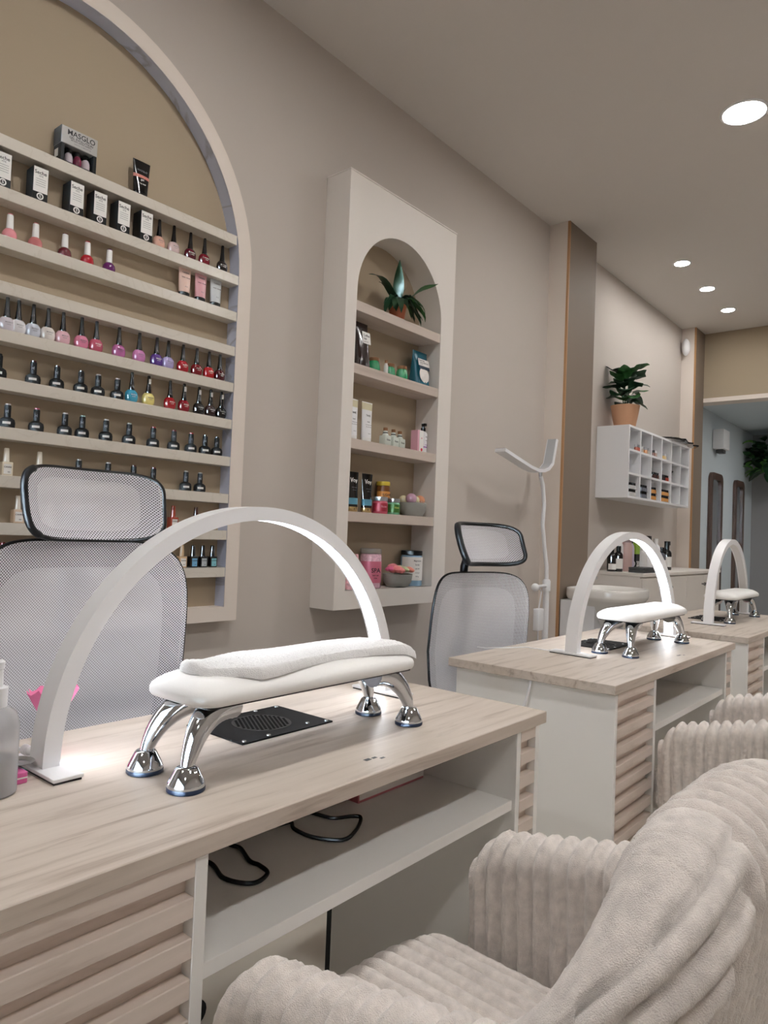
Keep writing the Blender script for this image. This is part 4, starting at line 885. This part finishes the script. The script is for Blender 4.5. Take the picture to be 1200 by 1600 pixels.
dup(ac, (1.37, 2.333, 0), 0, 'cream corduroy tub armchair at the middle desk, seen from its side')
dup(ac, (1.40, 3.80, 0), 0, 'cream corduroy tub armchair at the farthest desk, cut by the right frame edge')

# ================================================================= FLOOR LAMP BY THE WALL
t = thing('magnifier_floor_lamp', 'slim white floor lamp with V-shaped head beside the wall', 'floor lamp', (0.15, 3.38, 0))
O = lambda mb, nm, m, par=None, a=38: mb.obj(nm, m, par or t, angle=a)
O(MB().cyl((0.15, 3.38, 0), 0.12, 0.018, 32), 'base', 'white_satin')
O(MB().cyl((0.15, 3.38, 0.018), 0.016, 0.86, 16), 'pole', 'white_satin')
O(MB().lathe([(0.021, 0), (0.021, 0.05), (0.015, 0.06)], (0.15, 3.38, 0.855), 16), 'pole_collar', 'white_satin')
gp = [(0.15, 3.38, 0.90), (0.15, 3.375, 0.98), (0.15, 3.345, 1.08), (0.15, 3.315, 1.20), (0.15, 3.325, 1.30), (0.15, 3.305, 1.40), (0.152, 3.272, 1.445)]
O(MB().tube(gp, 0.0105, 10), 'gooseneck', 'white_satin')
O(MB().tube([(0.152, 3.272, 1.442), (0.154, 3.266, 1.465)], 0.009, 10), 'joint', 'steel')
va = [(0.155, 2.86, 1.53), (0.155, 3.12, 1.475), (0.155, 3.20, 1.465), (0.155, 3.262, 1.47), (0.155, 3.31, 1.485), (0.155, 3.35, 1.515), (0.155, 3.39, 1.645)]
def vhead(dx0, dx1, off0, off1):
    P = [Vector(p) for p in va]; L = []
    for i, p in enumerate(P):
        d = (P[min(i+1, len(P)-1)]-P[max(i-1, 0)]).normalized(); nrm = Vector((0, -d.z, d.y))
        L.append([p+nrm*off0+Vector((dx0, 0, 0)), p+nrm*off0+Vector((dx1, 0, 0)), p+nrm*off1+Vector((dx1, 0, 0)), p+nrm*off1+Vector((dx0, 0, 0))])
    mb = MB(); vs_ = [q for l in L for q in l]; fs = [(i*4+k, i*4+(k+1) % 4, (i+1)*4+(k+1) % 4, (i+1)*4+k) for i in range(len(P)-1) for k in range(4)]
    fs += [(3, 2, 1, 0), tuple((len(P)-1)*4+k for k in range(4))]
    return mb.add(vs_, fs)
O(vhead(-0.028, 0.028, -0.008, 0.008), 'lamp_head', 'white_satin')
O(vhead(-0.023, 0.023, 0.008, 0.0095), 'diffuser', mat('diffuser_grey', (176, 178, 182), 0.4))
O(MB().tube([(0.15, 3.38, 0.88), (0.17, 3.30, 0.885), (0.18, 3.22, 0.885)], 0.008, 8).ball((0.18, 3.20, 0.882), 0.02), 'side_clamp', 'white_satin')
O(MB().box(0.17, 3.205, 0.665, 0.20, 3.265, 0.775, 0.004, 2), 'inline_controller', 'white_satin')
O(MB().tube([(0.18, 3.225, 0.885), (0.19, 3.25, 0.86), (0.185, 3.235, 0.775)], 0.0035, 6).tube([(0.185, 3.235, 0.665), (0.18, 3.25, 0.5), (0.17, 3.24, 0.2), (0.16, 3.22, 0.01)], 0.0035, 6), 'cable', 'white_satin')

# ================================================================= BASIN AND COUNTER
t = thing('wash_basin', 'white ceramic wash basin on a white cabinet against the taupe pillar', 'wash basin', (0.13, 3.80, 0))
MB().box(0.125, 3.60, 0.0, 0.32, 4.02, 0.80, 0.002).obj('vanity_body', 'white_satin', t)
MB().box(0.3205, 3.61, 0.02, 0.334, 3.805, 0.66, 0.002).obj('vanity_door', 'white_satin', t); MB().box(0.3205, 3.815, 0.02, 0.334, 4.01, 0.66, 0.002).obj('vanity_door', 'white_satin', t)
mb = MB()
def basin(u, v):
    a = 2*PI*u; prof = [(0.45, 0.66), (0.62, 0.70), (0.80, 0.76), (0.93, 0.80), (0.97, 0.81), (1.0, 0.825), (1.0, 0.856), (0.985, 0.866), (0.93, 0.868), (0.88, 0.855), (0.75, 0.80), (0.4, 0.755), (0.02, 0.75)]
    q = v*(len(prof)-1); i = min(int(q), len(prof)-2); f = q-i; r = prof[i][0]*(1-f)+prof[i+1][0]*f; z = prof[i][1]*(1-f)+prof[i+1][1]*f
    c, s = math.cos(a), math.sin(a); e = 0.55
    x = 0.31+0.185*r*math.copysign(abs(c)**e, c); y = 3.81+0.245*r*math.copysign(abs(s)**(e+0.2*(c > 0)), s)
    return (max(x, 0.1255), y, z)
mb.grid(basin, 56, 40, cu=True).obj('basin', 'ceramic', t, angle=60)
MB().tube([(0.165, 3.82, 0.86), (0.165, 3.82, 0.915), (0.19, 3.82, 0.93), (0.235, 3.82, 0.918)], [0.012, 0.011, 0.010, 0.009], 12).box(0.155, 3.812, 0.92, 0.20, 3.828, 0.942, 0.003).obj('tap', 'chrome', t)
KY0, KY1, KX, KZ = 4.262, 5.945, 0.335, 0.94
t = thing('counter_cabinet', 'cream counter cabinet with small knobs under the cube shelf', 'cabinet', (0, KY0, 0))
MB().box(0.002, KY0, 0.0, KX-0.016, KY1, KZ-0.02).obj('body', 'cabinet_white', t)
MB().box(0.002, KY0-0.004, KZ-0.02, KX+0.006, KY1, KZ, 0.001).obj('top', 'cabinet_white', t)
for i in range(4):
    a = KY0+0.004+(KY1-KY0-0.008)/4*i; b_ = a+(KY1-KY0-0.008)/4-0.006
    d = MB().box(KX-0.016, a, 0.05, KX, b_, KZ-0.03, 0.001).obj('door', 'cabinet_white', t)
    y = b_-0.045 if i % 2 == 0 else a+0.045
    MB().lathe([(0.006, 0), (0.006, 0.012), (0.012, 0.016), (0.012, 0.024), (0.008, 0.027)], (KX, y, 0.845), 12, axis='x').obj('knob', 'dark_chrome', d, world=False)
    d.children[0].location = (-t.location[0]*0, 0, 0)
for d in t.children:
    for kn in d.children: kn.data.transform(Matrix.Translation((0, -KY0, 0)))
def bottle(name, label, x, y, z, r, h, body, cap, caph, lab=None, txt=None, neck=0.45, pump=False, group='bottles on the far counter'):
    t = thing(name, label, 'bottle', (x, y, z), group=group); hb = h-caph
    b = MB().lathe([(r*0.92, 0), (r, 0.004), (r, hb*0.82), (r*0.85, hb*0.92), (r*neck, hb)], seg=20).obj('bottle', body, t, world=False)
    c = MB().lathe([(r*neck*1.15, hb), (r*neck*1.15, h-0.002), (r*neck, h)], seg=16)
    if pump: c.box(-0.006, -r*0.4, h-0.03, 0.012, r*1.35, h, 0.003)
    c.obj('cap', cap, t, world=False)
    if lab:
        l = MB().lathe([(r*1.01, hb*lab[1]), (r*1.01, hb*lab[2])], seg=14, a0=-1.9, a1=0.9, cap=False).obj('label', lab[0], b, world=False)
        if txt: text('lettering', txt, r*0.8, 'ink', l, (r*1.04*math.cos(-0.5), r*1.04*math.sin(-0.5), hb*(lab[1]+lab[2])/2), (PI/2, 0, PI/2-0.5))
bottle('product_bottle', 'black bottle partly behind the lamp arch at the left end of the counter', 0.12, 4.31, KZ, 0.028, 0.15, 'black_gloss', 'black_plastic', 0.03, ('paper', 0.1, 0.4))
bottle('product_bottle', 'black bottle with white label on the far counter', 0.15, 4.345, KZ, 0.027, 0.16, 'black_gloss', 'black_plastic', 0.035, ('paper', 0.15, 0.65))
bottle('product_bottle', 'slim white bottle standing next to the black ones on the counter', 0.13, 4.42, KZ, 0.020, 0.215, 'white_satin', 'white_gloss', 0.03)
bottle('product_bottle', 'tall pinkish beige bottle on the far counter', 0.15, 4.475, KZ, 0.036, 0.205, satin((206, 176, 170)), satin((150, 130, 130)), 0.02, neck=0.8)
bottle('product_bottle', 'lavender bottle right of the beige bottle on the counter', 0.14, 4.565, KZ, 0.026, 0.20, satin((196, 186, 206)), 'dark_grey', 0.02, neck=0.6)
t = thing('product_carton', 'green and black carton with a number on the far counter', 'box', (0.13, 4.65, KZ)); MB().box(-0.03, -0.034, 0, 0.03, 0.034, 0.11).obj('lower', 'black_plastic', t, world=False); MB().box(-0.03, -0.034, 0.11, 0.03, 0.034, 0.195).obj('upper', satin((150, 186, 70)), t, world=False)
f_ = t.children[0]; text('lettering', '20', 0.05, 'paper', f_, (0.0305, 0.004, 0.045)); text('lettering', '20', 0.05, 'paper', f_, (0.002, -0.0345, 0.045), (PI/2, 0, 0))
bottle('product_bottle', 'translucent white bottle beside the green carton', 0.14, 4.76, KZ, 0.040, 0.165, satin((206, 204, 204)), 'white_satin', 0.03)
t = thing('flat_case', 'flat dark grey case lying at the front of the counter', 'case', (0.27, 4.44, KZ)); MB().box(-0.05, -0.11, 0, 0.05, 0.11, 0.018, 0.002).obj('base', 'dark_grey', t, world=False); MB().box(-0.05, -0.11, 0.019, 0.05, 0.11, 0.033, 0.002).obj('cover', 'dark_grey', t, world=False)
bottle('product_bottle', 'white bottle with black spray head at the middle of the counter', 0.14, 4.88, KZ, 0.036, 0.235, 'white_satin', 'black_plastic', 0.08, neck=0.5, pump=True)
bottle('product_bottle', 'white bottle with red label beside the black spray bottles', 0.15, 5.02, KZ, 0.030, 0.22, 'white_satin', 'white_gloss', 0.04, (satin((200, 70, 70)), 0.5, 0.75))
bottle('product_bottle', 'dark grey pump bottle with label, second from the right on the counter', 0.17, 5.08, KZ, 0.030, 0.16, satin((70, 74, 84)), 'black_plastic', 0.04, ('paper', 0.15, 0.6), pump=True)
bottle('product_bottle', 'black pump bottle with white label at the right of the counter', 0.17, 5.19, KZ, 0.034, 0.205, 'black_gloss', 'black_plastic', 0.06, ('paper', 0.15, 0.65), pump=True)

# ================================================================= CUBE SHELF AND ITS CONTENTS
UX, U0, U1, UB, UT = 0.21, 4.308, 5.53, 1.402, 1.857
t = thing('cube_shelf', 'white wall shelf of eighteen small compartments holding nail products', 'cube shelf', (0, U0, UB))
bx = MB(); bx.box(0.001, U0, UB, UX, U0+0.014, UT); bx.box(0.001, U1-0.014, UB, UX, U1, UT); bx.box(0.001, U0+0.014, UB, UX, U1-0.014, UB+0.014); bx.box(0.001, U0+0.014, UT-0.014, UX, U1-0.014, UT)
bx.obj('carcass', 'white_satin', t); MB().box(0.001, U0+0.014, UB+0.014, 0.006, U1-0.014, UT-0.014).obj('back_panel', 'white_satin', t)
cw = (U1-U0-0.014)/6; ch = (UT-UB-0.014)/3
for i in range(1, 6): MB().box(0.006, U0+cw*i, UB+0.014, UX-0.001, U0+cw*i+0.014, UT-0.014).obj('divider', 'white_satin', t)
for j in range(1, 3):
    for i in range(6): MB().box(0.006, U0+cw*i+0.014, UB+ch*j, UX-0.001, U0+cw*(i+1), UB+ch*j+0.014).obj('board', 'white_satin', t)
sm_b = T(MB().lathe([(0.0115, 0), (0.0125, 0.001), (0.0125, 0.024), (0.008, 0.026)], seg=12)); sm_c = T(MB().cyl((0, 0, 0.026), 0.0100, 0.015, 10)); sm_f = T(MB().lathe([(0.015, 0), (0.016, 0.0), (0.016, 0.03), (0.0135, 0.03)], seg=12))
cellname = lambda i, j: '%s cell of the %s row' % (ORD[i+1], ('bottom', 'middle', 'top')[j])
def cell(i, j): return U0+cw*i+0.014, UB+ch*j+0.014
def small(i, j, k, x, dy, dz, rgb, cap, nm):
    y, z = cell(i, j)
    t = thing('small_polish_bottle', '%s mini polish, %s, cube shelf' % (nm, cellname(i, j)), 'nail polish', (x, y+dy, z+dz), group='little bottles in the cube shelf')
    inst('bottle', sm_b, gloss(rgb), t); inst('cap', sm_c, cap, t)
for i, (rgb, nm, cnt) in enumerate((((206, 206, 208), 'clear', 4), ((120, 124, 136), 'smoky grey', 4), ((224, 160, 90), 'amber', 3), ((226, 166, 100), 'orange', 5))):
    y, z = cell(i, 0); w = cnt*0.0265+0.004; y0 = y+0.036
    r_ = thing('bottle_rack', 'small black step rack in the %s of the cube shelf' % cellname(i, 0), 'rack', (0.17, y, z), group='small bottle racks'); 
    MB().box(0.178, y0, z+0.0425, 0.209, y0+w, z+0.0445).box(0.174, y0, z, 0.178, y0+w, z+0.0445).obj('upper_step', 'black_plastic', r_); MB().box(0.178, y0, z, 0.209, y0+w, z+0.0015).obj('lower_step', 'black_plastic', r_)
    for k in range(cnt):
        small(i, 0, k, 0.1945, 0.0515+0.0265*k, 0.0015, rgb, 'black_plastic', 'front row %s %s' % (ORD[k+1], nm)); small(i, 0, k, 0.1945, 0.0515+0.0265*k, 0.0445, rgb, 'black_plastic', 'upper row %s %s' % (ORD[k+1], nm))
for i, j, k, x, dy, rgb, cap, nm in ((0, 2, 0, 0.17, 0.135, (206, 120, 100), 'clear_plastic', 'terracotta'), (0, 2, 1, 0.17, 0.168, (196, 110, 96), 'clear_plastic', 'reddish'), (1, 2, 0, 0.17, 0.03, (206, 196, 186), 'white_satin', 'pale'), (1, 2, 1, 0.16, 0.065, (226, 170, 90), 'clear_plastic', 'golden'), (1, 2, 2, 0.17, 0.10, (222, 160, 110), 'clear_plastic', 'peach'), (1, 2, 3, 0.17, 0.14, (214, 204, 190), 'clear_plastic', 'cream'), (2, 2, 0, 0.17, 0.05, (150, 110, 100), 'dark_grey', 'brown'), (2, 2, 1, 0.17, 0.085, (206, 180, 170), 'white_satin', 'nude'), (3, 2, 0, 0.17, 0.04, (220, 186, 120), 'clear_plastic', 'honey'), (3, 2, 1, 0.17, 0.075, (226, 206, 170), 'white_satin', 'vanilla'), (2, 1, 0, 0.17, 0.03, (70, 44, 40), 'black_plastic', 'dark brown'), (2, 1, 1, 0.17, 0.065, (90, 60, 56), 'black_plastic', 'maroon'), (2, 1, 2, 0.17, 0.10, (60, 44, 44), 'black_plastic', 'espresso'), (2, 1, 3, 0.17, 0.135, (96, 62, 56), 'black_plastic', 'chestnut'), (3, 1, 0, 0.17, 0.03, (60, 50, 50), 'black_plastic', 'charcoal'), (3, 1, 1, 0.17, 0.065, (54, 44, 46), 'black_plastic', 'dark'), (3, 1, 2, 0.17, 0.10, (170, 70, 56), 'black_plastic', 'brick'), (3, 1, 3, 0.17, 0.135, (186, 84, 64), 'black_plastic', 'rust')):
    small(i, j, k, x+0.024, dy+0.018, 0, rgb, cap, nm)
y, z = cell(0, 2); t = thing('wire_clip', 'silver clip ornament hanging in the top left cell of the cube shelf', 'clip', (0.15, y+0.035, z+0.07)); MB().lathe([(0.018, 0), (0.022, 0.004), (0.018, 0.008)], seg=16, axis='x', cap=False).box(0, -0.012, -0.06, 0.006, 0.012, -0.02).obj('clip', 'steel', t, world=False)
y, z = cell(1, 2); t = thing('blue_lid_pot', 'small white pot with light blue lid in the top row of the cube shelf', 'pot', (0.14, y+0.045, z)); MB().cyl((0, 0, 0), 0.022, 0.045, 16).obj('pot', 'white_satin', t, world=False); MB().lathe([(0.024, 0.045), (0.024, 0.062), (0.018, 0.066)], seg=16).obj('lid', satin((110, 160, 206)), t, world=False)
y, z = cell(2, 1); t = thing('dark_pot', 'brown pot with black lid stacked at the back of the middle row', 'pot', (0.10, y+0.05, z)); MB().cyl((0, 0, 0), 0.04, 0.07, 18).obj('pot', satin((96, 66, 60)), t, world=False); MB().cyl((0, 0, 0.07), 0.043, 0.018, 18).obj('lid', 'black_plastic', t, world=False)
y, z = cell(3, 1); o = MB().ball((0, 0, 0), 0.02, 14, 8).obj('pale_ball', satin((190, 204, 226)), None, (0, 0, 0)); o.location = (0.185, y+0.02, z+0.075); tag(o, 'pale blue ball resting on the bottles in the middle row', 'ball')
y, z = cell(4, 1); t = thing('black_cup', 'black cup with a wide rim in the middle row of the cube shelf', 'cup', (0.15, y+0.055, z)); MB().lathe([(0.028, 0), (0.03, 0.002), (0.042, 0.07), (0.052, 0.078), (0.052, 0.084), (0.04, 0.082)], seg=20, cap=False).obj('cup', 'black_plastic', t, world=False); MB().box(0.034, -0.012, 0.03, 0.042, 0.012, 0.045).obj('label', 'ink_grey', t, world=False)
y, z = cell(4, 2); t = thing('black_pen', 'short black tool leaning in the top row of the cube shelf', 'tool', (0.16, y+0.025, z)); MB().tube([(0, 0, 0), (0.0, 0.012, 0.08)], 0.011, 10).ball((0, 0.013, 0.085), 0.016).obj('handle', 'black_plastic', t, world=False)
y, z = cell(0, 1); t = thing('wire_rack', 'tiny dark wire rack in the left cell of the middle row', 'rack', (0.15, y+0.08, z)); 
mb = MB()
for q in range(5): mb.box(0, -0.06+0.03*q, 0, 0.003, -0.057+0.03*q, 0.045)
mb.box(0, -0.06, 0.028, 0.003, 0.063, 0.031); mb.obj('wires', 'ink_grey', t, world=False)
y, z = cell(5, 1); t = thing('small_clip', 'small dark clip lying in the right cell of the middle row', 'clip', (0.17, y+0.03, z)); MB().box(-0.02, -0.018, 0, 0.02, 0.018, 0.010, 0.002).obj('clip', 'dark_grey', t, world=False)
# black folding trays on top right of the cube shelf
t = thing('swatch_fan', 'fan of black nail swatch sticks on top of the cube shelf', 'swatches', (0.15, 5.30, UT))
MB().box(0.06, 5.16, UT, 0.20, 5.50, UT+0.012, 0.002).obj('white_tray', 'white_satin', t)
for q, (a, y_, dz) in enumerate(((0.02, 5.12, 0.014), (-0.05, 5.24, 0.022), (-0.10, 5.36, 0.026), (-0.06, 5.50, 0.018), (0.0, 5.60, 0.014))):
    o = MB().box(-0.05, -0.055, 0, 0.05, 0.055, 0.012, 0.002).obj('swatch', 'black_gloss', t, world=False); o.location = (0.04, y_-5.30, dz); o.rotation_euler = (a, 0.12, 0.2*q-0.3)
# potted fiddle-leaf plant on the cube shelf
t = thing('potted_fig', 'dark green broad-leaved plant in a tan pot on top of the cube shelf', 'plant', (0.115, 4.475, UT))
MB().lathe([(0.062, 0), (0.064, 0.003), (0.078, 0.07), (0.090, 0.142), (0.093, 0.147), (0.089, 0.148), (0.080, 0.12)], seg=32, cap=False).obj('pot', 'tan_pot', t, world=False)
MB().cyl((0, 0, 0.11), 0.082, 0.01, 24).obj('soil', 'soil', t, world=False)
for q in range(3):
    a = q*2.1; MB().tube([(0.01*math.cos(a), 0.01*math.sin(a), 0.115), (0.02*math.cos(a), 0.02*math.sin(a), 0.20), (0.015*math.cos(a+0.4), 0.015*math.sin(a+0.4), 0.37)], 0.004, 6).obj('stem', 'leaf_dark', t, world=False)
R_ = random.Random(5)
for q in range(30):
    a = q*2.4; z = 0.17+0.19*(q/30); el = -0.05+1.0*(q/30)
    dv = (math.cos(a)*0.8+0.1, math.sin(a), el+R_.uniform(-0.2, 0.2))
    leaf(t, (0.03*math.cos(a), 0.03*math.sin(a), z), dv, R_.uniform(0.10, 0.14), R_.uniform(0.08, 0.105), R_.uniform(0.3, 1.3), M[('leaf_dark', 'leaf_dark', 'leaf_mid')[q % 3]], R_.uniform(-0.7, 0.7), 8, 'ovate', 0.006)

# ================================================================= FAR END
t = thing('motion_sensor', 'rounded white motion sensor high on the far pillar', 'sensor', (0.0, 5.93, 2.70)); 
MB().ball((0.045, 5.915, 2.73), 0.045, 20, 12, sx=0.7, sy=0.85, sz=1.55).obj('housing', 'white_satin', t); MB().box(0.03, 5.93, 2.69, 0.06, 5.95, 2.77).obj('bracket', 'white_satin', t)
t = thing('soap_dispenser', 'white box dispenser on the back room wall above the mirrors', 'dispenser', (0.0, 7.0, 2.02)); MB().box(0.001, 6.90, 2.02, 0.10, 7.10, 2.20, 0.008, 2).obj('case', 'white_satin', t); MB().box(0.02, 6.95, 1.985, 0.08, 7.05, 2.02, 0.004).obj('nozzle', 'dark_grey', t)
for k, (y0, y1) in enumerate(((6.80, 7.20), (7.66, 8.02))):
    t = thing('wall_mirror', 'tall mirror in rounded dark wood frame, %s one in the back room' % ('nearer', 'farther')[k], 'mirror', (0.0, (y0+y1)/2, 0.35), group='back room mirrors')
    z0, z1, r, w = 0.35, 1.80, 0.07, 0.06
    def rr(y0, y1, z0, z1, r):
        L = []
        for cy_, cz_, a in ((y1-r, z1-r, 0), (y0+r, z1-r, PI/2), (y0+r, z0+r, PI), (y1-r, z0+r, 1.5*PI)): L += arc(cy_, cz_, r, a, a+PI/2, 6)
        return L
    ou_, in_ = rr(y0, y1, z0, z1, r), rr(y0+w, y1-w, z0+w, z1-w, r*0.6); k_ = len(ou_)
    MB().add([(x, *p) for x in (0.001, 0.028) for L in (in_, ou_) for p in L], [f for i in range(k_) for j in [(i+1) % k_] for f in ((2*k_+i, 2*k_+j, 3*k_+j, 3*k_+i), (k_+i, k_+j, 3*k_+j, 3*k_+i), (i, j, 2*k_+j, 2*k_+i))]).obj('frame', 'mirror_frame', t)
    MB().prism(in_, 0.001, 0.012).obj('mirror_glass', 'mirror', t)
t = thing('hanging_plant', 'bushy green plant in a wall pot at the right edge of the back room', 'plant', (0.24, 8.22, 1.83))
MB().lathe([(0.05, 0.06), (0.07, 0.1), (0.08, 0.18), (0.06, 0.18)], seg=20, cap=False).obj('pot', 'dark_grey', t, world=False)
for q in range(110):
    a = R_.uniform(0, 2*PI); el = R_.uniform(-0.8, 1.1); c = R_.uniform(0.03, 0.20)
    leaf(t, (c*math.cos(a), c*math.sin(a)*0.5-0.06, 0.10+R_.uniform(-0.03, 0.30)), (math.cos(a), math.sin(a)-0.3, el), R_.uniform(0.12, 0.2), R_.uniform(0.07, 0.11), R_.uniform(0.3, 1.6), M[('leaf_dark', 'leaf_dark', 'leaf_mid', 'leaf_light')[q % 4]], R_.uniform(-0.6, 0.6), 5, 'ovate')
